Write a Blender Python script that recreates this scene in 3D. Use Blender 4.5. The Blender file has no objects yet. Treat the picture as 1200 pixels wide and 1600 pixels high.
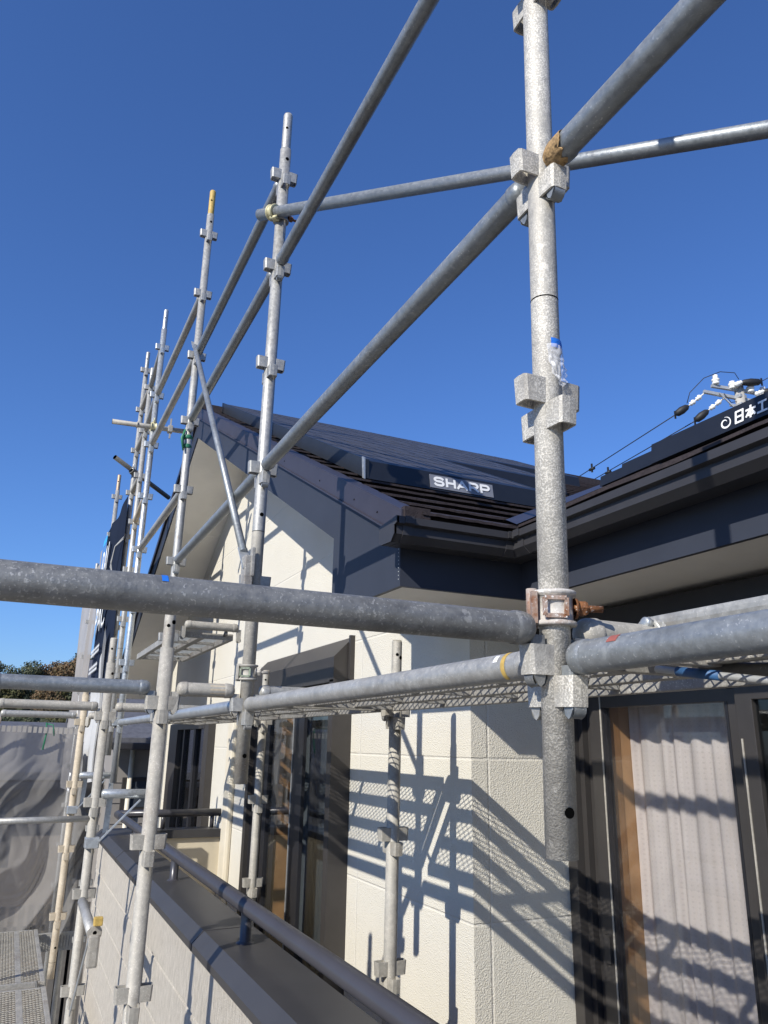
import bpy, bmesh, math, random
from mathutils import Vector, Matrix, Euler, noise
random.seed(7)
R = math.radians
S = bpy.context.scene
COL = S.collection

# ---------------------------------------------------------------- camera, sky, sun, exposure
cam_d = bpy.data.cameras.new("camera"); cam = bpy.data.objects.new("camera", cam_d); COL.objects.link(cam)
pitch, roll, yaw = 0.29396, 0.0177, 0.43108
fw = Vector((math.sin(yaw)*math.cos(pitch), math.cos(yaw)*math.cos(pitch), math.sin(pitch)))
rt = Vector((math.cos(yaw), -math.sin(yaw), 0)); up = rt.cross(fw)
r2 = math.cos(roll)*rt + math.sin(roll)*up; u2 = -math.sin(roll)*rt + math.cos(roll)*up
M = Matrix((r2, u2, -fw)).transposed().to_4x4()
cam.matrix_world = M
cam_d.sensor_fit = 'HORIZONTAL'; cam_d.sensor_width = 36.0; cam_d.lens = 36.0*1202/1200
cam_d.clip_start = 0.05; cam_d.clip_end = 3000
S.camera = cam

LIGHT = Vector((1.0, 0.54, -0.745)).normalized()          # direction in which sunlight travels
EL = math.asin(-LIGHT.z); AZ = math.atan2(-LIGHT.x, -LIGHT.y)
w = bpy.data.worlds.new("World"); S.world = w; w.use_nodes = True
nt = w.node_tree; bg = nt.nodes["Background"]
sky = nt.nodes.new("ShaderNodeTexSky"); sky.sky_type = 'NISHITA'; sky.sun_disc = False
sky.sun_elevation = EL; sky.sun_rotation = AZ; sky.altitude = 100
sky.air_density = 1.2; sky.dust_density = 0.3; sky.ozone_density = 10.0
tint = nt.nodes.new("ShaderNodeMix"); tint.data_type = 'RGBA'; tint.blend_type = 'MULTIPLY'; tint.inputs[0].default_value = 1.0
tint.inputs[7].default_value = (0.79, 0.845, 1.03, 1)      # deep autumn blue
nt.links.new(sky.outputs[0], tint.inputs[6]); nt.links.new(tint.outputs[2], bg.inputs[0]); bg.inputs[1].default_value = 0.118
sd = bpy.data.lights.new("sun", 'SUN'); sd.energy = 4.3; sd.angle = R(0.5); sd.color = (1, 0.955, 0.865)
so = bpy.data.objects.new("sun", sd); COL.objects.link(so)
so.rotation_euler = LIGHT.to_track_quat('-Z', 'Y').to_euler()
S.view_settings.view_transform = 'Standard'; S.view_settings.look = 'None'
S.view_settings.exposure = 0.38; S.view_settings.gamma = 1.0
S.render.engine = 'CYCLES'
S.cycles.max_bounces = 8; S.cycles.transparent_max_bounces = 24

GROUND = -4.8

# ---------------------------------------------------------------- helpers
class MB:
    """collects shapes and links them as ONE mesh object"""
    def __init__(s): s.v = []; s.f = []; s.mi = []; s.sm = []
    def face(s, pts, mi=0, sm=False):
        i = len(s.v); s.v += [Vector(p) for p in pts]; s.f.append(list(range(i, i+len(pts)))); s.mi.append(mi); s.sm.append(sm)
    def poly(s, verts, faces, mi=0, sm=False):
        i = len(s.v); s.v += [Vector(p) for p in verts]
        for f in faces: s.f.append([i+k for k in f]); s.mi.append(mi); s.sm.append(sm)
    def box(s, x0, x1, y0, y1, z0, z1, mi=0):
        s.poly([(x0,y0,z0),(x1,y0,z0),(x1,y1,z0),(x0,y1,z0),(x0,y0,z1),(x1,y0,z1),(x1,y1,z1),(x0,y1,z1)],
               [(0,3,2,1),(4,5,6,7),(0,1,5,4),(1,2,6,5),(2,3,7,6),(3,0,4,7)], mi)
    def bbox(s, x0, x1, y0, y1, z0, z1, b=0.004, mi=0):
        """box with chamfered edges"""
        bm = bmesh.new(); bmesh.ops.create_cube(bm, size=1)
        for v in bm.verts: v.co = Vector(((x0+x1)/2+v.co.x*(x1-x0), (y0+y1)/2+v.co.y*(y1-y0), (z0+z1)/2+v.co.z*(z1-z0)))
        bmesh.ops.bevel(bm, geom=bm.edges[:], offset=b, segments=2, affect='EDGES', profile=0.6)
        bm.verts.index_update()
        s.poly([v.co.copy() for v in bm.verts], [[v.index for v in f.verts] for f in bm.faces], mi); bm.free()
    def obox(s, p, q, wid, hei, upv=(0,0,1), mi=0):
        """bar from p to q, cross-section wid x hei"""
        p = Vector(p); q = Vector(q); d = (q-p).normalized(); upv = Vector(upv)
        sx = d.cross(upv).normalized()*wid/2; sz = sx.cross(d).normalized()*hei/2
        s.poly([p-sx-sz,p+sx-sz,p+sx+sz,p-sx+sz,q-sx-sz,q+sx-sz,q+sx+sz,q-sx+sz],
               [(0,1,2,3),(7,6,5,4),(0,4,5,1),(1,5,6,2),(2,6,7,3),(3,7,4,0)], mi)
    def lathe(s, p, q, prof, n=24, mi=0, sm=True, sq=1.0):
        """prof: list of (t along p->q in metres, radius)"""
        p = Vector(p); q = Vector(q); d = (q-p).normalized()
        a = d.orthogonal().normalized() if abs(d.z) > .9 else d.cross(Vector((0,0,1))).normalized()
        b = d.cross(a)
        vs = []; fs = []
        for (t, r) in prof:
            for k in range(n):
                an = 2*math.pi*k/n; vs.append(p+d*t+a*math.cos(an)*r*sq+b*math.sin(an)*r)
        for j in range(len(prof)-1):
            for k in range(n):
                k2 = (k+1) % n; fs.append((j*n+k, j*n+k2, (j+1)*n+k2, (j+1)*n+k))
        s.poly(vs, fs, mi, sm)
    def tube(s, p, q, r, n=24, mi=0, r1=None):
        L = (Vector(q)-Vector(p)).length; r1 = r if r1 is None else r1
        s.lathe(p, q, [(0,r),(L,r1)], n, mi, True); s.lathe(p, q, [(0,0.0001),(0,r)], n, mi, False); s.lathe(p, q, [(L,r1),(L,0.0001)], n, mi, False)
    def path(s, pts, r, n=8, mi=0):
        pts = [Vector(p) for p in pts]
        rings = []
        for i, p in enumerate(pts):
            d = (pts[min(i+1,len(pts)-1)]-pts[max(i-1,0)]).normalized()
            a = d.cross(Vector((0.13,0.21,1))).normalized(); b = d.cross(a)
            rr = r[i] if isinstance(r, (list, tuple)) else r
            rings.append([p+a*math.cos(2*math.pi*k/n)*rr+b*math.sin(2*math.pi*k/n)*rr for k in range(n)])
        vs = [v for rg in rings for v in rg]; fs = []
        for j in range(len(rings)-1):
            for k in range(n):
                k2 = (k+1)%n; fs.append((j*n+k, j*n+k2, (j+1)*n+k2, (j+1)*n+k))
        fs.append(tuple(range(n-1,-1,-1))); fs.append(tuple(range((len(rings)-1)*n, len(rings)*n)))
        s.poly(vs, fs, mi, True)
    def prism(s, pts, ext, mi=0):
        pts = [Vector(p) for p in pts]; ext = Vector(ext); n = len(pts)
        fs = [tuple(range(n-1,-1,-1)), tuple(range(n,2*n))]+[(i,(i+1)%n,(i+1)%n+n,i+n) for i in range(n)]
        s.poly(pts+[p+ext for p in pts], fs, mi)
    def data(s, name, mats, loc=(0,0,0)):
        me = bpy.data.meshes.new(name); l = Vector(loc)
        me.from_pydata([v-l for v in s.v], [], s.f)
        for m in (mats if isinstance(mats, (list, tuple)) else [mats]): me.materials.append(m)
        for p, mi, sm in zip(me.polygons, s.mi, s.sm): p.material_index = mi; p.use_smooth = sm
        bm = bmesh.new(); bm.from_mesh(me); bmesh.ops.remove_doubles(bm, verts=bm.verts, dist=1e-5)
        bmesh.ops.recalc_face_normals(bm, faces=bm.faces); bm.to_mesh(me); bm.free()
        return me
    def build(s, name, mats, parent=None, loc=None):
        """world-space geometry; origin at loc, or at the parent's (unrotated) base"""
        l = Vector(loc) if loc is not None else (wl(parent) if parent else Vector((0,0,0)))
        o = bpy.data.objects.new(name, s.data(name, mats, l)); COL.objects.link(o)
        if parent: o.parent = parent; o.location = l-wl(parent)
        else: o.location = l
        return o
    def raw(s, name, mats, parent):
        """geometry already in the parent's local space"""
        o = bpy.data.objects.new(name, s.data(name, mats)); COL.objects.link(o); o.parent = parent; return o

def wl(o):
    l = Vector((0,0,0))
    while o: l += o.location; o = o.parent
    return l
def tag(o, label=None, cat=None, group=None, kind=None):
    if label: o['label'] = label
    if cat: o['category'] = cat
    if group: o['group'] = group
    if kind: o['kind'] = kind
    return o
def thing(name, label, cat, loc=(0,0,0), group=None, rot=None):
    o = bpy.data.objects.new(name, None); COL.objects.link(o); o.location = loc; o.empty_display_size = .1
    if rot: o.rotation_euler = rot
    return tag(o, label, cat, group)
def inst(name, me, parent, loc=(0,0,0), rot=None):
    o = bpy.data.objects.new(name, me); COL.objects.link(o); o.parent = parent; o.location = loc
    if rot: o.rotation_euler = rot
    return o

# ---------------------------------------------------------------- materials
def mat(name): 
    m = bpy.data.materials.new(name); m.use_nodes = True; return m, m.node_tree, m.node_tree.nodes["Principled BSDF"]
def N(t, kind, **kw):
    n = t.nodes.new(kind)
    for k, v in kw.items():
        if k in n.bl_rna.properties.keys(): setattr(n, k, v)
        else: n.inputs[k].default_value = v
    return n
def ramp(t, src, stops):
    r = t.nodes.new("ShaderNodeValToRGB"); e = r.color_ramp.elements
    while len(e) < len(stops): e.new(0.5)
    for el, (p, c) in zip(e, stops): el.position = p; el.color = (*c, 1) if len(c) == 3 else c
    t.links.new(src, r.inputs[0]); return r
def coords(t, rnd=True, scale=(1,1,1)):
    tc = N(t, "ShaderNodeTexCoord"); mp = N(t, "ShaderNodeMapping"); t.links.new(tc.outputs["Object"], mp.inputs[0]); mp.inputs[3].default_value = scale
    if rnd:
        oi = N(t, "ShaderNodeObjectInfo"); mu = N(t, "ShaderNodeMath", operation='MULTIPLY'); mu.inputs[1].default_value = 37.0
        t.links.new(oi.outputs["Random"], mu.inputs[0]); cb = N(t, "ShaderNodeCombineXYZ")
        for i in range(3): t.links.new(mu.outputs[0], cb.inputs[i])
        t.links.new(cb.outputs[0], mp.inputs[1])
    return mp.outputs[0]
def mixc(t, fac, a, b, mode='MIX'):
    m = N(t, "ShaderNodeMix", data_type='RGBA', blend_type=mode)
    for inp, v in ((m.inputs[0], fac), (m.inputs[6], a), (m.inputs[7], b)):
        if hasattr(v, "links"): t.links.new(v, inp)
        elif isinstance(v, (int, float)): inp.default_value = v
        else: inp.default_value = (*v, 1)
    return m.outputs[2]
def bump(t, b, h, strength=.3, dist=.01, normal=None):
    n = N(t, "ShaderNodeBump"); n.inputs["Strength"].default_value = strength; n.inputs["Distance"].default_value = dist
    t.links.new(h, n.inputs["Height"])
    if normal: t.links.new(normal, n.inputs["Normal"])
    t.links.new(n.outputs[0], b.inputs["Normal"]); return n.outputs[0]
def simple(name, c, rough=.5, metal=0, var=.12, nscale=14, bmp=.0, bscale=120, spec=.5):
    m, t, b = mat(name); co = coords(t)
    n = N(t, "ShaderNodeTexNoise", Scale=nscale, Detail=5.0, Roughness=.6); t.links.new(co, n.inputs[0])
    r = ramp(t, n.outputs[0], [(.3, tuple(x*(1-var) for x in c)), (.7, tuple(min(1, x*(1+var)) for x in c))])
    t.links.new(r.outputs[0], b.inputs["Base Color"]); b.inputs["Roughness"].default_value = rough; b.inputs["Metallic"].default_value = metal
    b.inputs["Specular IOR Level"].default_value = spec
    if bmp:
        n2 = N(t, "ShaderNodeTexNoise", Scale=bscale, Detail=4.0); t.links.new(co, n2.inputs[0]); bump(t, b, n2.outputs[0], bmp, .004)
    return m
def galv(name, c0, c1, speck=.5, speckc=(.62,.60,.55), rough=.5, metal=.45, dirt=(.16,.12,.08), dirtamt=.35, bmp=.25, fine=230.0, dlo=.53):
    """weathered hot-dip zinc: mottled greys, streaks along the tube, dried paint or mortar specks"""
    m, t, b = mat(name); co = coords(t)
    n1 = N(t, "ShaderNodeTexNoise", Scale=9.0, Detail=6.0, Roughness=.65); t.links.new(co, n1.inputs[0])
    n2 = N(t, "ShaderNodeTexNoise", Scale=70.0, Detail=4.0, Roughness=.7); t.links.new(co, n2.inputs[0])
    v = N(t, "ShaderNodeTexVoronoi", Scale=55.0); t.links.new(co, v.inputs[0])
    base = ramp(t, n1.outputs[0], [(.32, c0), (.66, c1)]).outputs[0]
    base = mixc(t, .35, base, ramp(t, n2.outputs[0], [(.3, tuple(x*.6 for x in c0)), (.7, tuple(min(1, x*1.25) for x in c1))]).outputs[0])
    base = mixc(t, .10, base, ramp(t, v.outputs["Distance"], [(.0, tuple(min(1, x*1.3) for x in c1)), (.7, c0)]).outputs[0])
    n3 = N(t, "ShaderNodeTexNoise", Scale=4.0, Detail=8.0, Roughness=.75); t.links.new(co, n3.inputs[0])
    df = ramp(t, n3.outputs[0], [(dlo, (0,0,0)), (dlo+.16, (dirtamt,)*3)]).outputs[0]
    base = mixc(t, df, base, dirt)
    n4 = N(t, "ShaderNodeTexNoise", Scale=fine, Detail=3.0, Roughness=.5); t.links.new(co, n4.inputs[0])
    lim = .72-.16*speck
    sf = ramp(t, n4.outputs[0], [(lim, (0,0,0)), (lim+.03, (.85,)*3)]).outputs[0]
    sfm = mixc(t, 1.0, sf, ramp(t, n1.outputs[0], [(.40, (.15,)*3), (.6, (1,)*3)]).outputs[0], 'MULTIPLY')
    base = mixc(t, sfm, base, speckc)
    n5 = N(t, "ShaderNodeTexNoise", Scale=24.0, Detail=7.0, Roughness=.62); t.links.new(co, n5.inputs[0])
    base = mixc(t, ramp(t, n5.outputs[0], [(.655, (0,)*3), (.685, (.6*min(1, speck),)*3)]).outputs[0], base, speckc)
    n6 = N(t, "ShaderNodeTexNoise", Scale=6.5, Detail=9.0, Roughness=.8); t.links.new(co, n6.inputs[0])
    base = mixc(t, ramp(t, n6.outputs[0], [(.640, (0,)*3), (.70, (.7*min(1, speck),)*3)]).outputs[0], base, (.20,.095,.045))
    t.links.new(base, b.inputs["Base Color"]); b.inputs["Metallic"].default_value = metal
    rr = ramp(t, n2.outputs[0], [(.3, (rough-.1,)*3), (.7, (rough+.15,)*3)]); t.links.new(rr.outputs[0], b.inputs["Roughness"])
    if bmp:
        ad = N(t, "ShaderNodeMath", operation='ADD'); t.links.new(n2.outputs[0], ad.inputs[0]); t.links.new(n4.outputs[0], ad.inputs[1])
        bump(t, b, ad.outputs[0], bmp, .0012)
    return m
def stucco(name, axis, joints, c=(.675,.64,.555)):
    """cream spray-coated board cladding: rough grain and recessed joints"""
    m, t, b = mat(name)
    g = N(t, "ShaderNodeNewGeometry"); sp = N(t, "ShaderNodeSeparateXYZ"); t.links.new(g.outputs["Position"], sp.inputs[0])
    def math2(op, a, bb=0.0, c3=None):
        n = N(t, "ShaderNodeMath", operation=op)
        for i, v in enumerate((a, bb) if c3 is None else (a, bb, c3)):
            if hasattr(v, "links"): t.links.new(v, n.inputs[i])
            else: n.inputs[i].default_value = v
        return n.outputs[0]
    z = math2('SUBTRACT', sp.outputs[2], -.049); zz = math2('PINGPONG', z, .308)      # 0 at every 0.616 joint
    d = zz
    for j in joints:
        dj = math2('ABSOLUTE', math2('SUBTRACT', sp.outputs[axis], j)); d = math2('MINIMUM', d, dj)
    groove = N(t, "ShaderNodeMapRange", interpolation_type='SMOOTHSTEP'); t.links.new(d, groove.inputs[0])
    groove.inputs[1].default_value = .0015; groove.inputs[2].default_value = .0075
    n1 = N(t, "ShaderNodeTexNoise", Scale=230.0, Detail=3.0, Roughness=.5); t.links.new(g.outputs["Position"], n1.inputs[0])
    n2 = N(t, "ShaderNodeTexVoronoi", Scale=180.0, feature='SMOOTH_F1'); t.links.new(g.outputs["Position"], n2.inputs[0])
    n3 = N(t, "ShaderNodeTexNoise", Scale=2.2, Detail=6.0); t.links.new(g.outputs["Position"], n3.inputs[0])
    col = ramp(t, n3.outputs[0], [(.35, tuple(x*.95 for x in c)), (.65, c)]).outputs[0]
    col = mixc(t, ramp(t, n1.outputs[0], [(.35, (.10,)*3), (.6, (0,)*3)]).outputs[0], col, tuple(x*.6 for x in c))
    joint_glint = ramp(t, d, [(.0015, (.45,)*3), (.0045, (0,)*3)]).outputs[0]  # pale line painted along the joints in place of their bright highlight
    col = mixc(t, joint_glint, col, (.74,.71,.65))
    t.links.new(col, b.inputs["Base Color"]); b.inputs["Roughness"].default_value = .85; b.inputs["Specular IOR Level"].default_value = .2
    hs = math2('ADD', math2('MULTIPLY', n1.outputs[0], 1.0), math2('MULTIPLY', n2.outputs[0], .7))
    nb = bump(t, b, hs, .85, .0042)
    bump(t, b, groove.outputs[0], .6, .0045, nb)
    return m

GREY_POLE = galv("galvanised_pole", (.31,.305,.285), (.47,.46,.43), .55, dirtamt=.3)
P1_MAT = galv("mortar_splashed_zinc", (.335,.315,.28), (.49,.465,.41), 1.25, (.74,.70,.62), .62, .22, dirtamt=.22, bmp=.6, fine=330)
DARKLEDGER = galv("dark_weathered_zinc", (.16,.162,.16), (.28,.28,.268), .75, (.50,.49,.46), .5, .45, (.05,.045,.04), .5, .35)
TAN_POLE = galv("dusty_tan_zinc", (.42,.35,.25), (.56,.48,.36), .6, (.66,.60,.5), .7, .15, (.22,.14,.08), .4)
OLD_POLE = galv("dull_old_zinc", (.30,.285,.25), (.45,.42,.36), .7, (.6,.56,.5), .65, .2, (.18,.12,.08), .4)
BRIGHT = galv("bright_zinc", (.38,.40,.41), (.53,.55,.55), .2, rough=.38, metal=.6, dirtamt=.12, bmp=.12)
BLUEGREY = galv("blue_grey_zinc", (.215,.235,.245), (.335,.35,.355), .45, (.6,.6,.58), .42, .5, (.10,.08,.06), .35)
CAST = galv("cast_pocket_zinc", (.25,.24,.22), (.40,.385,.35), .75, (.62,.59,.52), .6, .3, (.16,.11,.08), .45, .5)
DARKZ = galv("dark_zinc", (.10,.095,.085), (.17,.165,.15), .3, (.4,.39,.36), .6, .3)
RUST = galv("rusty_iron", (.11,.038,.014), (.28,.115,.04), .6, (.65,.58,.5), .8, .1, (.06,.025,.01), .6, .8)
RUSTPAINT = galv("rusty_painted_clamp", (.40,.37,.33), (.60,.57,.52), .8, (.78,.75,.7), .7, .15, (.22,.085,.03), 1.0, .6, dlo=.43)
GREENZ = galv("green_painted_clamp", (.17,.22,.15), (.32,.36,.27), .6, (.62,.62,.55), .55, .2, (.1,.08,.05), .6)
YELZ = simple("pale_yellow_coupler", (.55,.50,.30), .5, .2, .2, 40, .2)
YELLOWPAINT = simple("yellow_paint", (.50,.34,.09), .6, 0, .25, 60)
PINHOLE = simple("hole_shadow", (.004,.004,.004), 1.0, 0, .1, spec=0.0)
BLUETAPE = simple("blue_tape", (.02,.16,.62), .45, 0, .15)
BLUEPAINT = simple("blue_paint", (.035,.11,.26), .55, 0, .25, 30)
REDMARK = simple("red_paint_mark", (.30,.09,.07), .6, 0, .2)
GREENTAPE = simple("green_tape", (.025,.17,.085), .5, 0, .2)
FASCIA = simple("navy_grey_fascia_metal", (.038,.043,.058), .5, 0, .06, 5, spec=.2)
GUTTER = simple("charcoal_gutter_plastic", (.040,.039,.042), .38, 0, .1, 8, spec=.35)
FLASH = simple("plum_brown_flashing", (.042,.038,.048), .4, 0, .15, 7, spec=.4)
TILE = simple("dark_brown_shingle", (.036,.028,.028), .6, 0, .35, 40, .5, 160, spec=.3)
SOFFIT = simple("beige_soffit_board", (.86,.82,.74), .8, 0, .05, 3, .12, 200)
COPING = simple("charcoal_coping_metal", (.046,.0445,.0455), .4, .0, .09, 6, spec=.35)
RAIL = simple("dark_handrail_metal", (.052,.050,.056), .3, .1, .08, 6)
FRAME = simple("brown_grey_aluminium", (.047,.043,.041), .42, .2, .08, 10)
BLACKF = simple("black_sash_gasket", (.014,.014,.017), .45, 0, .1)
SKIRT = simple("black_panel_skirt", (.014,.016,.021), .35, 0, .1)
WHITEINK = simple("white_lettering", (.78,.78,.76), .5, 0, .03)
SIGNPLATE = simple("grey_sign_plate", (.17,.18,.21), .5, 0, .1)
WOOD = simple("honey_wood_jamb", (.34,.185,.085), .5, 0, .25, 6)
DARKWOOD = simple("brown_wood_edge", (.20,.10,.04), .5, 0, .2, 6)
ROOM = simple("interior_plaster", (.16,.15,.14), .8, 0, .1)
CREAM = simple("cream_downpipe", (.66,.60,.48), .45, 0, .04)
CREAMWALL = simple("cream_parapet_inside", (.60,.53,.40), .8, 0, .06, 3, .2, 150)
GREYWALL = simple("pale_brown_grey_cladding", (.26,.24,.22), .8, 0, .08, 2, .2, 30)
BROWNWALL = simple("brown_cladding", (.23,.20,.17), .8, 0, .12, 2, .2, 30)
SLATE = simple("grey_roof_tiles", (.11,.11,.12), .6, 0, .25, 14, .3, 30)
CONCRETE = simple("concrete_pole", (.40,.38,.34), .85, 0, .12, 6, .3, 60)
PORCELAIN = simple("white_porcelain", (.80,.79,.75), .25, 0, .03)
SLEEVE = simple("black_rubber_sleeve", (.012,.012,.013), .6, 0, .1)
STEEL = simple("galvanised_crossarm", (.42,.43,.43), .5, .4, .1)
GABLE = stucco("cream_stucco_gable", 1, (4.017, 7.04, 10.0))
RETURN = stucco("cream_stucco_return", 0, (1.811,))
mw, t, b = mat("balcony_wood_grain_siding"); co = coords(t, False, (1, 30, 3.2))
n = N(t, "ShaderNodeTexNoise", Scale=6.0, Detail=5.0, Roughness=.7); t.links.new(co, n.inputs[0])
t.links.new(ramp(t, n.outputs[0], [(.3, (.36,.32,.26)), (.66, (.66,.605,.515))]).outputs[0], b.inputs["Base Color"]); b.inputs["Roughness"].default_value = .8
bump(t, b, n.outputs[0], 1.0, .012); SIDING = mw
# glass: clear pane that reflects at grazing angles
def glass(name, tint, refl=1.0):
    m = bpy.data.materials.new(name); m.use_nodes = True; t = m.node_tree
    for nn in list(t.nodes):
        if nn.type != 'OUTPUT_MATERIAL': t.nodes.remove(nn)
    out = t.nodes[0]; tr = N(t, "ShaderNodeBsdfTransparent"); tr.inputs[0].default_value = (*tint, 1)
    gl = N(t, "ShaderNodeBsdfGlossy"); gl.inputs["Roughness"].default_value = .005; gl.inputs[0].default_value = (refl,)*3+(1,)
    g_ = N(t, "ShaderNodeNewGeometry"); dt = N(t, "ShaderNodeVectorMath", operation='DOT_PRODUCT'); t.links.new(g_.outputs["Normal"], dt.inputs[0]); t.links.new(g_.outputs["Incoming"], dt.inputs[1])
    ab = N(t, "ShaderNodeMath", operation='ABSOLUTE'); t.links.new(dt.outputs["Value"], ab.inputs[0]); iv = N(t, "ShaderNodeMath", operation='SUBTRACT'); iv.inputs[0].default_value = 1; t.links.new(ab.outputs[0], iv.inputs[1])
    pw = N(t, "ShaderNodeMath", operation='POWER'); pw.inputs[1].default_value = 5; t.links.new(iv.outputs[0], pw.inputs[0])
    fr = N(t, "ShaderNodeMath", operation='MULTIPLY_ADD'); fr.inputs[1].default_value = .9; fr.inputs[2].default_value = .04; t.links.new(pw.outputs[0], fr.inputs[0]); mx = N(t, "ShaderNodeMixShader")
    t.links.new(fr.outputs[0], mx.inputs[0]); t.links.new(tr.outputs[0], mx.inputs[1]); t.links.new(gl.outputs[0], mx.inputs[2]); t.links.new(mx.outputs[0], out.inputs[0])
    return m
GLASS = glass("clear_window_glass", (.97,.98,.98)); GLASSD = glass("tinted_window_glass", (.70,.73,.75))
def cloth(name, c, transp, transl, wrinkle=.3, dots=False):
    m = bpy.data.materials.new(name); m.use_nodes = True; t = m.node_tree
    for nn in list(t.nodes):
        if nn.type != 'OUTPUT_MATERIAL': t.nodes.remove(nn)
    out = t.nodes[0]; co = coords(t, False)
    df = N(t, "ShaderNodeBsdfDiffuse"); tl = N(t, "ShaderNodeBsdfTranslucent"); tp = N(t, "ShaderNodeBsdfTransparent")
    n = N(t, "ShaderNodeTexNoise", Scale=3.0, Detail=6.0); t.links.new(co, n.inputs[0])
    col = ramp(t, n.outputs[0], [(.3, tuple(x*.82 for x in c)), (.7, c)]).outputs[0]
    if dots:
        v = N(t, "ShaderNodeTexVoronoi", Scale=52.0, Randomness=0.15); mp = N(t, "ShaderNodeMapping"); mp.inputs[3].default_value = (0.02,1,1)
        t.links.new(co, mp.inputs[0]); t.links.new(mp.outputs[0], v.inputs[0])
        col = mixc(t, ramp(t, v.outputs["Distance"], [(.14, (.30,)*3), (.24, (0,)*3)]).outputs[0], col, tuple(x*.62 for x in c))
    t.links.new(col, df.inputs[0]); t.links.new(col, tl.inputs[0])
    bp = N(t, "ShaderNodeBump"); bp.inputs["Strength"].default_value = wrinkle; bp.inputs["Distance"].default_value = .03; t.links.new(n.outputs[0], bp.inputs["Height"])
    t.links.new(bp.outputs[0], df.inputs["Normal"])
    m1 = N(t, "ShaderNodeMixShader"); m1.inputs[0].default_value = transl; t.links.new(df.outputs[0], m1.inputs[1]); t.links.new(tl.outputs[0], m1.inputs[2])
    m2 = N(t, "ShaderNodeMixShader"); m2.inputs[0].default_value = transp; t.links.new(m1.outputs[0], m2.inputs[1]); t.links.new(tp.outputs[0], m2.inputs[2])
    t.links.new(m2.outputs[0], out.inputs[0]); return m
CURTAIN = cloth("white_dotted_lace", (.84,.745,.72), .27, .28, .15, True)
GREYCURT = cloth("grey_curtain_cloth", (.17,.18,.19), 0, .2, .2)
SHEET = cloth("grey_mesh_sheet", (.315,.30,.28), .42, .3, .8)
BANNER = cloth("navy_banner_sheet", (.022,.030,.052), 0, .05, .3)
WHITEFILM = cloth("white_sheet_strip", (.75,.75,.74), .1, .3, .3)
m, t, b = mat("clear_plastic_film"); b.inputs["Base Color"].default_value = (.97,.97,.97,1); b.inputs["Roughness"].default_value = .22
b.inputs["Alpha"].default_value = .36; b.inputs["Specular IOR Level"].default_value = .9; FILM = m
# solar glass: dark, slightly satin so that it picks up the sky
m, t, b = mat("solar_glass"); co = coords(t, False); b.inputs["Base Color"].default_value = (.048,.046,.050,1)
n = N(t, "ShaderNodeTexNoise", Scale=1.5, Detail=3.0); t.links.new(co, n.inputs[0]); rr = ramp(t, n.outputs[0], [(.3, (.5,)*3), (.7, (.6,)*3)]); t.links.new(rr.outputs[0], b.inputs["Roughness"])
b.inputs["Coat Weight"].default_value = .06; b.inputs["Coat Roughness"].default_value = .15; SOLAR = m

# ---------------------------------------------------------------- ground, hill
m, t, b = mat("ground_gravel"); co = coords(t, False)
n = N(t, "ShaderNodeTexNoise", Scale=.35, Detail=8.0); t.links.new(co, n.inputs[0])
n2 = N(t, "ShaderNodeTexNoise", Scale=20.0, Detail=4.0); t.links.new(co, n2.inputs[0])
t.links.new(mixc(t, .5, ramp(t, n.outputs[0], [(.35, (.13,.125,.115)), (.65, (.24,.22,.19))]).outputs[0], ramp(t, n2.outputs[0], [(.3, (.1,.095,.09)), (.7, (.25,.23,.2))]).outputs[0]), b.inputs["Base Color"])
b.inputs["Roughness"].default_value = .95; bump(t, b, n2.outputs[0], .4, .03); GRAVEL = m
g = MB(); g.face([(-900,-900,GROUND),(900,-900,GROUND),(900,1500,GROUND),(-900,1500,GROUND)]); tag(g.build("ground", GRAVEL), kind='structure')
m, t, b = mat("hill_undergrowth"); co = coords(t, False); n = N(t, "ShaderNodeTexNoise", Scale=.4, Detail=8.0, Roughness=.7); t.links.new(co, n.inputs[0])
t.links.new(ramp(t, n.outputs[0], [(.3, (.018,.026,.012)), (.55, (.05,.06,.022)), (.75, (.10,.075,.035))]).outputs[0], b.inputs["Base Color"]); b.inputs["Roughness"].default_value = .95
bump(t, b, n.outputs[0], 1, 1.0); HILL = m
hb = MB(); nx, ny = 70, 30; gv = []
def hill_z(x, y):
    k = min(1, max(0, (y-95)/75)); k = k*k*(3-2*k)
    return GROUND-.3+k*(12.2+1.5*math.sin(x*.05+.4)+.9*math.sin(x*.13+y*.05)+.5*math.sin(y*.2+x*.3)+.035*x)
for j in range(ny+1):
    for i in range(nx+1):
        x = -160+320*i/nx; y = 90+190*j/ny; gv.append((x, y, hill_z(x, y)))
hb.poly(gv, [(j*(nx+1)+i, j*(nx+1)+i+1, (j+1)*(nx+1)+i+1, (j+1)*(nx+1)+i) for j in range(ny) for i in range(nx)], 0, True)
tag(hb.build("hill", HILL), kind='structure')

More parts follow.
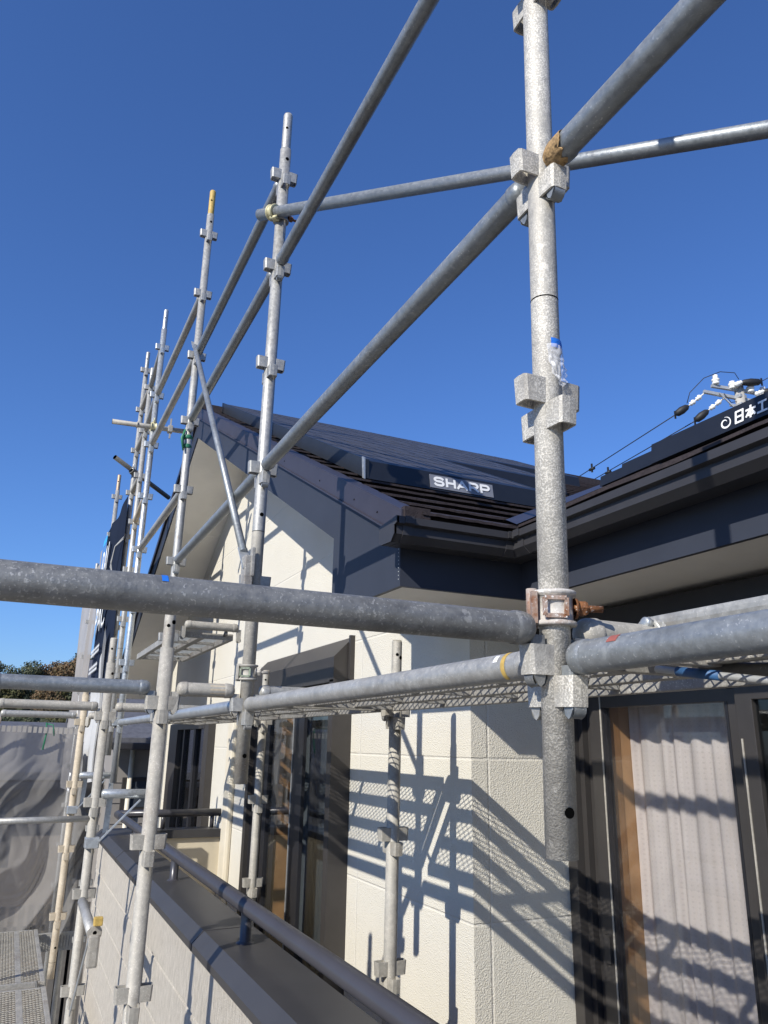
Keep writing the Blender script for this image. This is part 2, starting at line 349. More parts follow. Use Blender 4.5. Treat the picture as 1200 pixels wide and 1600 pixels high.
# ---------------------------------------------------------------- scaffold kit
LX, LY = -.0025, -.0286                                  # every post leans a little
PROT = (math.atan(.0286), math.atan(-.0025), 0)
Z0, DZ = .06, .45
RP = .0243
def on(x, y, t): return Vector((x+LX*t, y+LY*t, t))
pk = MB()                                                 # one wedge pocket, protruding along +x
HH = .0460
def pocket_outline(o): return [(.0150,-.0182+o),(.0300,-.0182+o),(.0530,-.0172+o),(.0585-o,-.0142+o*.8),(.0600,0-0*o) if o == 0 else (.0600-o,0),(.0585-o,.0142-o*.8) if o else (.0585,.0142),(.0530,.0172-o),(.0300,.0182-o),(.0150,.0182-o)]
po, pi_ = pocket_outline(0), pocket_outline(.0042)
for za, zb, tp in ((0, HH, .93),):
    vs = []
    for (ring, z, sc) in ((po,0,tp),(po,HH,1.0),(pi_,0,tp),(pi_,HH,1.0)): vs += [(x if x < .03 else .02+(x-.02)*sc, y*(sc*.5+.5), z) for x, y in ring]
    n = 9; fs = []
    for k in range(n-1):
        fs += [(k,k+1,n+k+1,n+k),(2*n+k,3*n+k,3*n+k+1,2*n+k+1),(n+k,n+k+1,3*n+k+1,3*n+k),(k,2*n+k,2*n+k+1,k+1)]
    pk.poly(vs, fs)
def pocket_mesh(m, nm="wedge_pocket"): return pk.data(nm, m)
POCKET = {m.name: pocket_mesh(m) for m in (GREY_POLE, P1_MAT, TAN_POLE, OLD_POLE, BRIGHT, BLUEGREY, CAST)}

def pole(label, x, y, tb, tt, m, spigot=0.0, joints=(), holes=(), z0=Z0, levels=None, lowm=None, spm=None, pm=None, grp="upright scaffold posts"):
    th = thing("scaffold_post", label, "scaffold post", on(x, y, tb), grp, PROT)
    mb = MB(); L = (tt-tb-spigot); mats = [m, PINHOLE, lowm or m]
    jt = sorted(j-tb for j in joints)
    prof = [(0, RP)]; cut = 0
    a = 0.0
    for k, j in enumerate(jt+[L]):
        mi = 2 if (lowm and k == 0 and jt) else 0
        mb.lathe((0,0,a), (0,0,a+1), [(0, RP), (j-a, RP)], 28, mi)
        if j < L: mb.lathe((0,0,j-.0012), (0,0,j+10), [(0, RP+.0003), (.0024, RP+.0003)], 28, 1)
        a = j
    # rim at both ends, open mouth below
    mb.lathe((0,0,0), (0,0,1), [(0, RP), (0, RP-.0028), (.09, RP-.0028)], 28, 1 if False else 0, False)
    mb.lathe((0,0,L), (0,0,L+1), [(0, RP), (0, RP-.004 if spigot else RP-.0028)], 28, 0, False)
    if not spigot: mb.lathe((0,0,L-.12), (0,0,L+1), [(0, .001), (0, RP-.0028), (.12, RP-.0028)], 28, 1, False)
    for (ht, ang) in holes:
        hz = ht-tb; rr = RP if hz < L else .0203
        d = Vector((math.cos(ang), math.sin(ang), 0)); c = Vector((0,0,hz))
        mb.lathe(c+d*(rr-.004), c+d*(rr+.1), [(0, .0078), (.0046, .0078), (.0046, .0001)], 16, 1, False)
    mb.raw("tube", mats, th)
    if spigot:
        sb = MB(); sb.lathe((0,0,L-.03), (0,0,L+9), [(0,.0203),(spigot+.022,.0203),(spigot+.03,.0175)], 24); sb.lathe((0,0,L+spigot), (0,0,L+9), [(0,.0175),(-.02,.0165),(-.1,.0165)], 24, 1, False)
        d = Vector((-.35,-.94,0)).normalized(); c = Vector((0,0,L+spigot*.55))
        sb.lathe(c+d*.016, c+d, [(0,.0062),(.0047,.0062),(.0047,.0001)], 12, 1, False)
        o = sb.raw("spigot", [spm or m, PINHOLE], th)
    if levels is None: levels = [l for l in range(-12, 12) if tb+.03 < z0+DZ*l < tt-.1-spigot]
    pme = POCKET[(pm or m).name]
    for l in levels:
        t = z0+DZ*l-tb
        for k in range(4):
            inst("wedge_pocket", pme, th, (0, 0, t+(.047 if k % 2 == 0 else 0)), (0, 0, k*math.pi/2))
    return th

headA = MB()      # wedge head of a ledger; x runs from the post centre along the ledger
headA.lathe((.0485,0,0), (1,0,0), [(-.004,.006),(.000,.0185),(.006,.0235),(.014,.0255),(.026,.0264),(.031,.0264),(.034,.0243),(.036,.0243)], 24)
headA.lathe((.0445,0,0), (1,0,0), [(0,.0001),(0,.006)], 24)
def uplate(mb, z0, z1, w=.0122, x0=.0270, x1=.0520, th_=.0032):
    """folded wedge plate, U in plan, rounded lower tip"""
    for sgn in (-1, 1): mb.prism([(x0+.002,sgn*w,z1),(x0+.002,sgn*w,z0+.02),(x0+.006,sgn*w,z0+.006),(x0+.013,sgn*w,z0),(x1-.008,sgn*w,z0+.003),(x1,sgn*w,z0+.016),(x1,sgn*w,z1)], (0,-sgn*th_,0))
    mb.box(x1-.0015, x1+th_-.0015, -w+.001, w-.001, z0+.02, z1-.004)
    mb.lathe((x1-.012,-w+.001,z0+.0145), (x1-.012,w,z0+.0145), [(0,.0138),(2*w-.002,.0138)], 14, 0, True)
uplate(headA, -.089, -.010)
HEADS = {}
def head_mesh(m):
    if m.name not in HEADS: HEADS[m.name] = headA.data("wedge_head", m)
    return HEADS[m.name]
def ledger(label, a, b, m, ha=True, hb=True, r=RP, grp="ledgers between the posts", marks=(), hm=None, name="scaffold_ledger", cat="scaffold ledger", kinks=()):
    a = Vector(a); b = Vector(b); d = b-a; L = d.length
    q = Matrix((d.normalized(), Vector((0,0,1)).cross(d).normalized(), d.normalized().cross(Vector((0,0,1)).cross(d).normalized()))).transposed().to_euler()
    th = thing(name, label, cat, a, grp, q)
    mb = MB(); x0 = .080 if ha else 0; x1 = L-.080 if hb else L
    prof = [(0, r)]
    if ha: prof = [(-.003, r*1.0), (.0, r)]
    mb.lathe((x0,0,0), (x1,0,0), prof+[(x1-x0, r)], 28)
    for xe, sgn, has in ((x0,1,ha),(x1,-1,hb)):
        if not has: mb.lathe((xe,0,0), (xe+sgn,0,0), [(0,r),(0,r-.003),(.1,r-.003)], 28, 0, False); mb.lathe((xe+sgn*.05,0,0), (xe+sgn,0,0), [(0,r-.003),(0,.0001)], 28, 1, False)
    mats = [m, PINHOLE]
    for (mm, f0, f1, a0, a1) in marks:                      # paint marks: thin patches lying on the tube
        mats.append(mm); k = len(mats)-1
        vs = []; na = 10
        for i in range(na+1):
            an = a0+(a1-a0)*i/na
            for xx in (f0, f1): vs.append((xx, math.cos(an)*(r+.0006), math.sin(an)*(r+.0006)))
        mb.poly(vs, [(2*i,2*i+1,2*i+3,2*i+2) for i in range(na)], k, True)
    mb.raw("tube", mats, th)
    hm = head_mesh(hm or m)
    if ha: inst("wedge_head", hm, th, (0,0,0))
    if hb: inst("wedge_head", hm, th, (L,0,0), (0,0,math.pi))
    return th
def pkt(x, y, l, kind, z0=Z0):
    """axis height of a ledger seated in a pocket: kind X or Y"""
    return on(x, y, z0+DZ*l+.07+(.047 if kind == 'X' else 0))

PX, Y1, SP = .7576, .9968, 1.8201
Y0, Y2, Y3 = Y1-SP, Y1+SP, Y1+2*SP
NX, OX, BX = .464, -.136, 1.357
hv = 4.4
# posts
pole("thick mortar splashed post in the foreground with open bottom end over the window", PX, Y1, -.155, 4.1, P1_MAT, joints=(.76,), holes=((-.09, -1.66),), pm=P1_MAT)
pole("grey post with clear joint behind it, its lower end hanging above the handrail", PX, Y2, -.14, 2.71, GREY_POLE, .19, (.775,), ((.84,-1.5),(2.46,-1.45),(-.045,-1.5)), lowm=OLD_POLE)
pole("post with yellow painted tip, third from the front in the tall row", PX, Y3, -.32, 3.625, GREY_POLE, .19, (.8,), ((3.37,-1.45),), spm=YELLOWPAINT)
pole("bright zinc post with pale yellow coupler on it", .742, 6.37, -.305, 3.645, BRIGHT, .19, (.5,), levels=range(0,8))
pole("slim far post beside the bright zinc one, lower end hanging free", .7776, 7.26, -.125, 3.50, GREY_POLE, .19, (.78,), levels=range(0,8), z0=.07)
pole("far post that carries the right edge of the navy banner", .7776, 7.84, GROUND, 3.95, GREY_POLE, .19, (.7,), levels=range(-4,9), z0=.07)
pole("far post with rusty orange neck standing out above the navy banner", .7376, 9.02, GROUND, 2.945, GREY_POLE, .19, (1.0,), levels=range(-4,7), z0=-.09, spm=galv("orange_stained_spigot", (.40,.27,.16), (.55,.42,.30), .3))
pole("farthest post, only its tip showing left of the navy banner", .74, 10.8, GROUND, 2.26, GREY_POLE, .19, levels=range(-4,4))
pole("stout dusty post standing in front of the balcony coping", NX, 2.84, GROUND, .46, OLD_POLE, .14, holes=((.41,-1.0),), pm=OLD_POLE)
pole("greenish stained post at the far corner of the balcony wall", NX-.004, 4.66, GROUND, .56, OLD_POLE, .14, holes=((.36,-1.1),))
pole("tan dusty post in front of the grey sheet", .484, 6.52, -1.62, .455, TAN_POLE, .12, (-1.515,), ((-1.42,-1.3),), pm=TAN_POLE)
pole("shaded post close to the cream wall inside the balcony, striped by mesh shadow", BX, Y2-.005, -1.95, .405, OLD_POLE, .13, holes=((.335,-1.1),), levels=(-4,-3,-2,-1,0))
pole("post in front of the brown balcony window", BX+.02, 4.70, -1.95, .43, OLD_POLE, .13, levels=(-4,-3,-2,-1,0))
pole("post seen only as a sliver at the left edge of the photo", OX, 2.84, GROUND, .50, OLD_POLE, .12)
pole("outer post left of the camera's front ledger, out of the picture", OX, Y1, GROUND, .46, OLD_POLE, .12)
pole("outer post of the row at the far balcony corner", OX, 4.66, GROUND, .44, OLD_POLE, .12)
pole("outer post of the row with the tan post", OX, 6.52, GROUND, .40, TAN_POLE, .12)
pole("post behind the camera carrying the near ends of the guard rails", PX, Y0, -.155, 4.1, GREY_POLE)
pole("post beside the right hand window outside the picture", BX, Y1, -1.95, .405, GREY_POLE, .13, levels=(-4,-3,-2,-1,0))

# guard rails and ledgers along the facade
BG = BLUEGREY
def rail(label, ya, yb, l, m=BG, xa=PX, xb=PX, za=Z0, zb=Z0, marks=()):
    return ledger(label, pkt(xa, ya, l, 'Y', za), pkt(xb, yb, l, 'Y', zb), m, grp="guard rails along the facade", marks=marks, name="guard_rail", cat="guard rail")
rail("thick eye level rail from the mortar splashed post to the right edge, red marked", Y1, Y0, 0, BG, marks=((REDMARK,.142,.162,2.0,2.6),))
rail("rail between foreground post and green clamp, yellow ring at its near end", Y2, Y1, 0, GREY_POLE, marks=((YELLOWPAINT,1.700,1.712,1.7,4.2),(WHITEINK,1.675,1.688,2.2,2.8)))
rail("short bright rail passing behind the stout dusty post, blue ring at its near end", Y3, Y2, 0, BRIGHT, marks=((BLUETAPE,1.722,1.738,1.2,4.6),))
rail("rail from the rust stained joint on the foreground post up to the top right", Y1, Y0, 2)
rail("long rail descending from the foreground post to the second post across the roof", Y2, Y1, 2)
rail("rail from the second post down to the third in front of the cream soffit", Y3, Y2, 2)
rail("upper rail leaving the top of the picture from the second post", Y2, Y1, 4)
rail("upper rail between second and third post below the top one", Y3, Y2, 4)
rail("topmost rail between second and third post", Y3, Y2, 5)
rail("topmost rail behind the third post, reaching the bright zinc post", 6.37, Y3, 6, GREY_POLE, .742)
rail("second highest rail behind the third post, running to the bright zinc post", 6.37, Y3, 5, GREY_POLE, .742)
rail("lower rail in front of the dark rake, from third post to the bright zinc post", 6.37, Y3, 3, GREY_POLE, .742)
rail("eye level rail between third post and bright zinc post", 6.37, Y3, 0, BRIGHT, .742)
for l, mm, lb in ((7, GREY_POLE, "highest"), (6, GREY_POLE, "second highest"), (4, TAN_POLE, "pale tan")):
    rail(lb+" short rail joining the bright zinc post to the slim far post", 7.26, 6.37, l, mm, .7776, .742, .07, Z0)
for l, lb in ((7, "highest"), (6, "second highest"), (5, "third highest")):
    rail(lb+" dark rail between slim far post and banner post", 7.84, 7.26, l, OLD_POLE, .7776, .7776, .07, .07)
# ledgers across
XL = "ledgers across the scaffold"
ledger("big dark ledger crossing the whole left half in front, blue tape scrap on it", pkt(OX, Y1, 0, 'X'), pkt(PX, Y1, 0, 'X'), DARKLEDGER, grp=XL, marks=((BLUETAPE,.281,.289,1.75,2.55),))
ledger("stub ledger behind the foreground post going right under the rusty clamp", pkt(PX, Y1, 0, 'X'), pkt(BX, Y1, 0, 'X'), OLD_POLE, grp=XL)
ledger("bluish ledger from the left edge to the stout dusty post", pkt(OX, 2.84, 0, 'X'), pkt(NX, 2.84, 0, 'X'), BLUEGREY, grp=XL)
ledger("short ledger between stout dusty post and green clamp, cream plaster on its end", pkt(NX, 2.84, 0, 'X'), pkt(PX, Y2, 0, 'X'), OLD_POLE, grp=XL, marks=((TAN_POLE,.16,.222,.2,6.0),))
ledger("ledger tucked behind the green clamp toward the wall", pkt(PX, Y2, 0, 'X'), pkt(BX, Y2, 0, 'X'), GREY_POLE, grp=XL)
ledger("rust spotted ledger from the left edge to the greenish post", pkt(OX, 4.66, 0, 'X'), pkt(NX, 4.66, 0, 'X'), OLD_POLE, grp=XL)
ledger("short dark ledger joining greenish post and third post", pkt(NX, 4.66, 0, 'X'), pkt(PX, Y3, 0, 'X'), OLD_POLE, grp=XL)
ledger("ledger from third post toward the brown window", pkt(PX, Y3, 0, 'X'), pkt(BX+.02, 4.70, 0, 'X'), GREY_POLE, grp=XL)
ledger("white speckled ledger from the left edge to the tan post", pkt(OX, 6.52, 0, 'X'), pkt(.484, 6.52, 0, 'X'), GREY_POLE, grp=XL)
ledger("short ledger joining tan post and bright zinc post", pkt(.484, 6.52, 0, 'X'), pkt(.742, 6.37, 0, 'X'), OLD_POLE, grp=XL)
ledger("thin low pipe between left edge and greenish post, in front of the sheet", (OX, 4.67, -.41), (NX, 4.67, -.405), GREY_POLE, False, False, .0165, XL)
ledger("raised ledger stub under the upper plank with hanging wedge at its right end", (.80, 4.64, .665), (1.215, 4.64, .665), OLD_POLE, True, True, RP, XL)

# brackets that carry the hanging posts
def bracket(label, x, y, x1, z, m=BRIGHT):
    th = thing("support_bracket", label, "bracket", (x, y, z), "brackets holding the hanging posts")
    mb = MB(); mb.lathe((x+.03,y,z), (x1,y,z), [(-.008,.008),(-.004,.018),(.004,RP),(x1-x-.03,RP)], 24); mb.lathe((x1,y,z), (x1+1,y,z), [(0,RP),(.004,.018),(.004,.0001)], 24); mb.build("tube", m, th)
    s = MB(); s.obox((x1-.045,y-.028,z-.03), (x+.035,y-.028,z-.235), .006, .032, (0,1,0)); s.obox((x+.075,y+.028,z-.01), (x+.07,y+.028,z-.2), .006, .03, (1,0,0)); s.build("strut", m, th)
    p = MB(); p.bbox(x1-.012, x1+.020, y-.018, y+.018, z-.16, z+.02, .004); p.build("wedge", m, th)
    c = MB(); c.bbox(x-.032, x+.04, y-.034, y+.034, z-.27, z-.215, .006); c.build("collar", m, th)
bracket("bracket with crossed flat struts between greenish post and third post", NX, 4.66, PX-.02, -.28)
bracket("smaller bright bracket between tan post and bright zinc post", .484, 6.52, .742, -.258)
th = thing("folding_bracket", "bracket pointing at the camera from the greenish post, holed end plate with yellow tab", "bracket", (.46, 4.60, -.85))
a0 = Vector((.452, 4.62, -.80)); a1 = Vector((.452, 4.04, -.83))
mb = MB(); mb.tube(a0, a1, .023, 20); mb.build("tube", GREY_POLE, th)
mb = MB(); mb.lathe(a1+Vector((.012,.02,.0)), a1+Vector((.012,-1,0)), [(0,.0315),(.026,.0315),(.026,.009),(.02,.009)], 24, 0, False); mb.lathe(a1+Vector((.012,-.004,0)), a1+Vector((.012,-1,0)), [(0,.009),(0,.0001)], 14, 1, False)
mb.bbox(.452-.012, .452+.036, 4.02, 4.04, -.97, -.835, .010); mb.build("end_plate", [OLD_POLE, PINHOLE], th)
mb = MB(); mb.bbox(.453, .492, 4.015, 4.05, -.80, -.765, .004); mb.build("yellow_tab", YELLOWPAINT, th)
mb = MB(); mb.obox((.448, 4.10, -.87), (.452, 4.60, -1.30), .024, .005, (1,0,0)); mb.build("strut", BRIGHT, th)

# steel planks: rims, ribs and three strips of real expanded metal
def expanded(mb, x0, x1, y0, y1, z, lwd=.040, swd=.019, w_=.0021, h_=.0046):
    nx_ = max(1, round((x1-x0)/swd)); sw = (x1-x0)/nx_; ny_ = max(1, round((y1-y0)/lwd)); lw = (y1-y0)/ny_
    for i in range(nx_):
        xa = x0+i*sw; xb = xa+sw
        for j in range(ny_):
            ya = y0+j*lw; ym = ya+lw*.5; yb = ya+lw
            pts = [(xa,ya),(xb,ym),(xa,yb)] if i % 2 == 0 else [(xb,ya),(xa,ym),(xb,yb)]
            for (p, q) in ((pts[0],pts[1]),(pts[1],pts[2])):
                dx = q[0]-p[0]; dy = q[1]-p[1]; l = math.hypot(dx,dy); nx2 = -dy/l*w_*.5; ny2 = dx/l*w_*.5; tl = .0014 if nx2 > 0 else -.0014
                k = len(mb.v)
                mb.poly([(p[0]-nx2,p[1]-ny2,z-h_/2),(p[0]+nx2,p[1]+ny2,z-h_/2),(p[0]+nx2+tl,p[1]+ny2,z+h_/2),(p[0]-nx2+tl,p[1]-ny2,z+h_/2),
                         (q[0]-nx2,q[1]-ny2,z-h_/2),(q[0]+nx2,q[1]+ny2,z-h_/2),(q[0]+nx2+tl,q[1]+ny2,z+h_/2),(q[0]-nx2+tl,q[1]-ny2,z+h_/2)],
                        [(0,4,5,1),(1,5,6,2),(2,6,7,3),(3,7,4,0)])
def plank_meshes(W, L, strips, tag_, mm=None):
    fr = MB(); z1 = 0
    for s_ in (0, W): fr.bbox(s_-.0015 if s_ == 0 else s_-.0285, s_+.030 if s_ == 0 else s_+.0015, 0, L, -.040, 0, .003)
    n = strips; rib = .040; clear = (W-.06-rib*(n-1))/n; spans = []; x = .03
    for k in range(n):
        spans.append((x, x+clear)); x += clear
        if k < n-1: fr.bbox(x, x+rib, .02, L-.02, -.032, -.004, .003); x += rib
    for yy in (.0, L-.03): fr.bbox(.03, W-.03, yy+.001, yy+.029, -.036, -.003, .002)
    for k in range(1, 4): fr.bbox(.03, W-.03, L*k/4-.012, L*k/4+.012, -.030, -.0125, .002)
    ms = []
    for a, b_ in spans:
        e = MB(); expanded(e, a, b_, .028, L-.028, -.006); ms.append(e.data("mesh_strip", mm or BRIGHT))
    hks = []
    for sx in (.055, W-.055):
        for yy, sg in ((0,-1),(L,1)):
            hk = MB(); hks.append(hk); hk.path([(sx,yy-sg*.03,-.016),(sx,yy+sg*.012,-.010),(sx,yy+sg*.030,.006),(sx,yy+sg*.05,.004),(sx,yy+sg*.058,-.016)], .0085, 10)
    return fr.data("plank_frame", CAST), ms, [h_.data("end_hook", DARKZ) for h_ in hks]
PLOW = plank_meshes(.50, 1.70, 3, "l", OLD_POLE); PL = plank_meshes(.50, 1.70, 3, "a"); PN = plank_meshes(.36, 1.52, 2, "n")
def plank(label, pm, x, y, z, grp):
    th = thing("steel_plank", label, "scaffold plank", (x, y, z), grp)
    inst("plank_frame", pm[0], th); [inst("mesh_strip", e, th) for e in pm[1]]; [inst("end_hook", e, th) for e in pm[2]]
UP = "mesh planks at eye level"
plank("mesh plank seen from below right of the foreground post, blue bar under it", PL, .835, Y0+.06, .165, UP)
plank("mesh plank seen from below between foreground post and green clamp", PL, .835, Y1+.06, .165, UP)
plank("mesh plank beyond the green clamp in front of the far balcony window", PL, .835, Y2+.06, .165, UP)
plank("mesh plank next to the far downpipe at eye level", PL, .835, Y3+.06, .165, UP)
plank("high narrow mesh plank beneath the cream soffit", PN, .795, 4.70, .635, "high planks")
LOW = "mesh planks of the low walkway"
plank("low walkway plank seen from above at the bottom left corner", PLOW, -.045, 4.73, -1.63, LOW)
plank("low walkway plank beyond the gap, farther from the camera", PLOW, -.045, 6.56, -1.63, LOW)
plank("low walkway plank under the bottom edge of the picture", PLOW, -.045, 2.90, -1.63, LOW)
plank("low walkway plank the photographer stands on", PLOW, -.045, 1.07, -1.63, LOW)
th = thing("toe_board", "ribbed metal strip lying across the far end of the low walkway", "toe board", (-.10, 7.75, -1.73))
mb = MB(); mb.bbox(-.60, .80, 8.30, 8.33, -1.83, -1.68, .004)
for k in range(56): mb.box(-.58+k*.0245, -.568+k*.0245, 8.292, 8.301, -1.81, -1.70)
o = mb.build("board", GREY_POLE, th)
# small hardware under the near plank
th = thing("plank_locking_bar", "blue and grey locking bar slanting under the near mesh plank", "locking bar", (.95, .85, .10))
mb = MB(); mb.path([(1.0,.983,.1265),(1.0,.895,.113)], .0080, 12); mb.build("blue_grip", BLUEPAINT, th)
mb = MB(); mb.path([(1.0,1.03,.134),(1.0,.98,.126),(1.0,.82,.1015),(1.0,.70,.083)], .0062, 12); mb.build("rod", STEEL, th)
mb = MB(); mb.path([(1.03,.97,.135),(1.03,.86,.122),(1.03,.62,.108)], .0105, 12); mb.build("lug", DARKZ, th)
th = thing("side_bar", "flattened zinc bar pinned to a lug behind the thick rail at the right edge", "side bar", (.97, 1.0, .205))
mb = MB(); mb.bbox(.955, .985, -.62, 1.018, .1925, .2175, .009); mb.build("bar", GREY_POLE, th)
mb = MB(); mb.lathe((.952,.997,.182), (2,.997,.182), [(0,.0001),(0,.030),(.004,.0345),(.034,.0345),(.038,.030),(.038,.0001)], 26); mb.bbox(.954, .988, .955, 1.0, .150, .212, .008); mb.build("lug", GREY_POLE, th)
mb = MB(); mb.lathe((.936,.985,.203), (2,.985,.203), [(0,.0001),(0,.0085),(.002,.0105),(.010,.0105),(.010,.0075),(.055,.0075)], 16); mb.build("pin", BRIGHT, th)

# diagonal pipes
def pipe(label, a, b, m, r=RP, name="loose_pipe", cat="pipe", grp=None, mk=None):
    th = thing(name, label, cat, a, grp); a = Vector(a); b = Vector(b); L = (b-a).length
    mb = MB(); mb.lathe(a, b, [(0,r),(L,r)], 24); 
    for p, q in ((a,b),(b,a)): mb.lathe(p, q, [(0,r),(0,r-.0026),(.08,r-.0026),(.08,.0001)], 24, 1, False)
    mb.build("tube", [m, PINHOLE], th); return th
pa = Vector((.7095, 2.757, 2.185)); pb_ = Vector((1.664, 1.126, 1.642)); dd = (pb_-pa).normalized()
pipe("long grey pipe slanting behind the foreground post, swivel clamped to the second post", pa-dd*.075, pb_+dd*1.3, BLUEGREY)
def clamp(label, c, axis, r, m1, m2, bolt=(1,0,0), wide=.052, name="pipe_clamp", m3=None):
    """two-shell pipe clamp: shells, hinge, bolt with nut"""
    th = thing(name, label, "clamp", c, "pipe clamps"); c = Vector(c); ax = Vector(axis).normalized(); bo = Vector(bolt).normalized(); sd_ = ax.cross(bo).normalized()
    mb = MB(); h = wide/2
    mb.lathe(c-ax*h, c+ax*h, [(0,r+.001),(0,r+.0095),(.003,r+.0110),(.007,r+.0100),(.009,r+.0052),(wide-.009,r+.0052),(wide-.007,r+.0100),(wide-.003,r+.0110),(wide,r+.0095),(wide,r+.001)], 28, 0, True)
    mb.build("shell", m1, th)
    mb = MB(); f = c-sd_*(r+.0062); wv, hv_ = .017, wide*.25
    for (p_, q_) in (((-1,-1),(1,-1)),((-1,1),(1,1)),((-1,-1),(-1,1)),((1,-1),(1,1))):
        mb.obox(f+bo*(p_[0]*wv-.006)+ax*p_[1]*hv_, f+bo*(q_[0]*wv-.006)+ax*q_[1]*hv_, .0065, .0055, sd_)
    mb.build("embossed_window", m3 or m1, th); mb = MB()
    
    q = c-bo*(r+.012); mb.lathe(q-ax*h*1.12, q+ax*h*1.12, [(0,.0001),(0,.0085),(wide*1.12,.0085),(wide*1.12,.0001)], 14)
    mb.obox(q-sd_*.020, q+sd_*.006, .009, wide*.9, ax); mb.build("hinge_plate", m1, th)
    mb = MB(); e = c+bo*(r+.004)-sd_*.012; mb.tube(e, e+bo*.046, .0056, 12); mb.lathe(e+bo*.004, e+bo, [(0,.0001),(0,.0125),(.013,.0125),(.017,.0105),(.017,.0001)], 6, 0, False); mb.lathe(e+bo*.0, e+bo, [(0,.0165),(.004,.0165),(.004,.0001)], 18)
    mb.build("bolt", m2, th); return th
p1c = on(PX, Y1, .2115); ev = Vector((LX, LY, 1))
clamp("rusty white flecked clamp round the foreground post above the ledgers", p1c, ev, RP, RUSTPAINT, RUST, (.93,-.36,0), .056)
clamp("green painted clamp round the second post above the ledger", on(PX, Y2, .245), ev, RP, OLD_POLE, OLD_POLE, (.9,-.44,0), .056, m3=GREENZ)
clamp("zinc swivel clamp joining slanting pipe and second post", on(PX, Y2, 2.175), ev, RP, GREY_POLE, RUST, (.9,.1,0), .05)
clamp("pale clamp round the left tip of the slanting pipe", pa+dd*.012, dd, RP, YELZ, RUST, (0,.4,1), .034)
clamp("pale yellow coupler on the bright zinc post", on(.742, 6.35, 2.535), (1,0,.02), RP, YELZ, YELZ, (0,-.5,.9), .05)
clamp("dark shiny coupler on the banner post", on(.765, 7.80, 2.60), (.75,.5,-.25), RP, DARKZ, BRIGHT, (0,-.5,.9), .06)
th = pipe("horizontal pipe with screw handle tied to the third post by green tape", (.405, 6.30, 2.527), (1.00, 6.30, 2.55), OLD_POLE, .021, "jack_pipe", "jack pipe")
mb = MB(); mb.tube((.60,6.30,2.535), (.608,6.30,2.535), .03, 18); mb.obox((.875,6.29,2.46), (.875,6.29,2.64), .012, .012, (1,0,0)); mb.bbox(.855, .895, 6.27, 6.33, 2.515, 2.575, .006); mb.build("screw_handle", OLD_POLE, th)
th = thing("green_tape_wrap", "green tape bunched round the third post", "tape", on(PX, Y3, 1.78))
mb = MB()
for k in range(2):
    c = on(PX, Y3, 1.765+k*.060); mb.lathe(c+Vector((-.004,0,-.02)), c+Vector((-.004,0,1)), [(0,RP+.002),(.010,RP+.005+.004*(k%2)),(.026,RP+.002)], 14)
mb.path([on(PX,Y3,1.86)+Vector((-.028,-.02,0)), on(PX,Y3,1.80)+Vector((-.042,-.026,0)), on(PX,Y3,1.72)+Vector((-.030,-.03,0))], [.007,.012,.005], 8); mb.build("wrap", GREENTAPE, th)
pipe("dark wall tie pipe from the banner post to the far rake", (.56, 7.66, 2.70), (1.19, 8.12, 2.50), DARKZ, .024, "tie_pipe", "tie pipe")
# thin brace with flattened ends
th = thing("diagonal_brace", "thin diagonal brace from the third post down to the second post", "brace", (.731, 4.58, 2.49))
a = Vector((.731, 4.58, 2.47)); b = Vector((.712, 2.775, .64)); d = (b-a).normalized()
mb = MB(); mb.tube(a+d*.05, b-d*.08, .0155, 18); mb.build("tube", BLUEGREY, th)
mb = MB(); mb.obox(a-d*.03, a+d*.09, .005, .036, (1,0,0)); mb.obox(b-d*.11, b+d*.03, .006, .036, (1,0,0)); mb.build("flattened_ends", BRIGHT, th)
mb = MB(); mb.bbox(b.x-.012, b.x+.020, b.y-.03, b.y+.03, b.z-.15, b.z+.03, .004); mb.bbox(b.x+.01, b.x+.024, b.y-.035, b.y-.01, b.z-.05, b.z+.06, .003); mb.build("wedge", CAST, th)

# torn plastic film and blue tape on the foreground post
th = thing("torn_film", "scrap of clear film under a strip of blue tape stuck on the foreground post", "plastic scrap", on(PX, Y1, .64))
c = on(PX, Y1, .668)
def wrap(mb, tz0, tz1, an0, an1, off, jit=0, mi=0, na=12, nz=8):
    vs = []
    for j in range(nz+1):
        for i in range(na+1):
            an = an0+(an1-an0)*i/na; t = tz0+(tz1-tz0)*j/nz; cc = on(PX, Y1, t); rr = RP+off+jit*abs(math.sin(i*1.7+j*.9)+.6*math.sin(j*2.3-i))*(1 if j < nz-1 else .2)
            vs.append(cc+Vector((math.cos(an)*rr, math.sin(an)*rr, 0)))
    mb.poly(vs, [(j*(na+1)+i, j*(na+1)+i+1, (j+1)*(na+1)+i+1, (j+1)*(na+1)+i) for j in range(nz) for i in range(na)], mi, True)
mb = MB(); wrap(mb, .658, .676, R(-108), R(-8), .0022, .001); mb.build("blue_tape", BLUETAPE, th)
mb = MB(); vs = []; nu, nv = 30, 34
for j in range(nv+1):
    for i in range(nu+1):
        u = i/nu-.5; v = j/nv; nz = noise.noise(Vector((u*3.2, v*4.5, 3.1))); nr = abs(noise.noise(Vector((u*5.5+2, v*6.5, .7))))
        t = .664-.080*v*(1-.18*abs(u)*2-.10*nz); an = R(-74)+u*R(100)*(1-.42*v**2)+.16*v*nz; cr = .0026+v*.006*(.45+nz)+.012*nr*(.4+.6*v)
        cc = on(PX, Y1, t); vs.append(cc+Vector((math.cos(an)*(RP+max(.0015,cr)), math.sin(an)*(RP+max(.0015,cr)), 0)))
mb.poly(vs, [(j*(nu+1)+i, j*(nu+1)+i+1, (j+1)*(nu+1)+i+1, (j+1)*(nu+1)+i) for j in range(nv) for i in range(nu)], 0, True); mb.build("film", FILM, th)
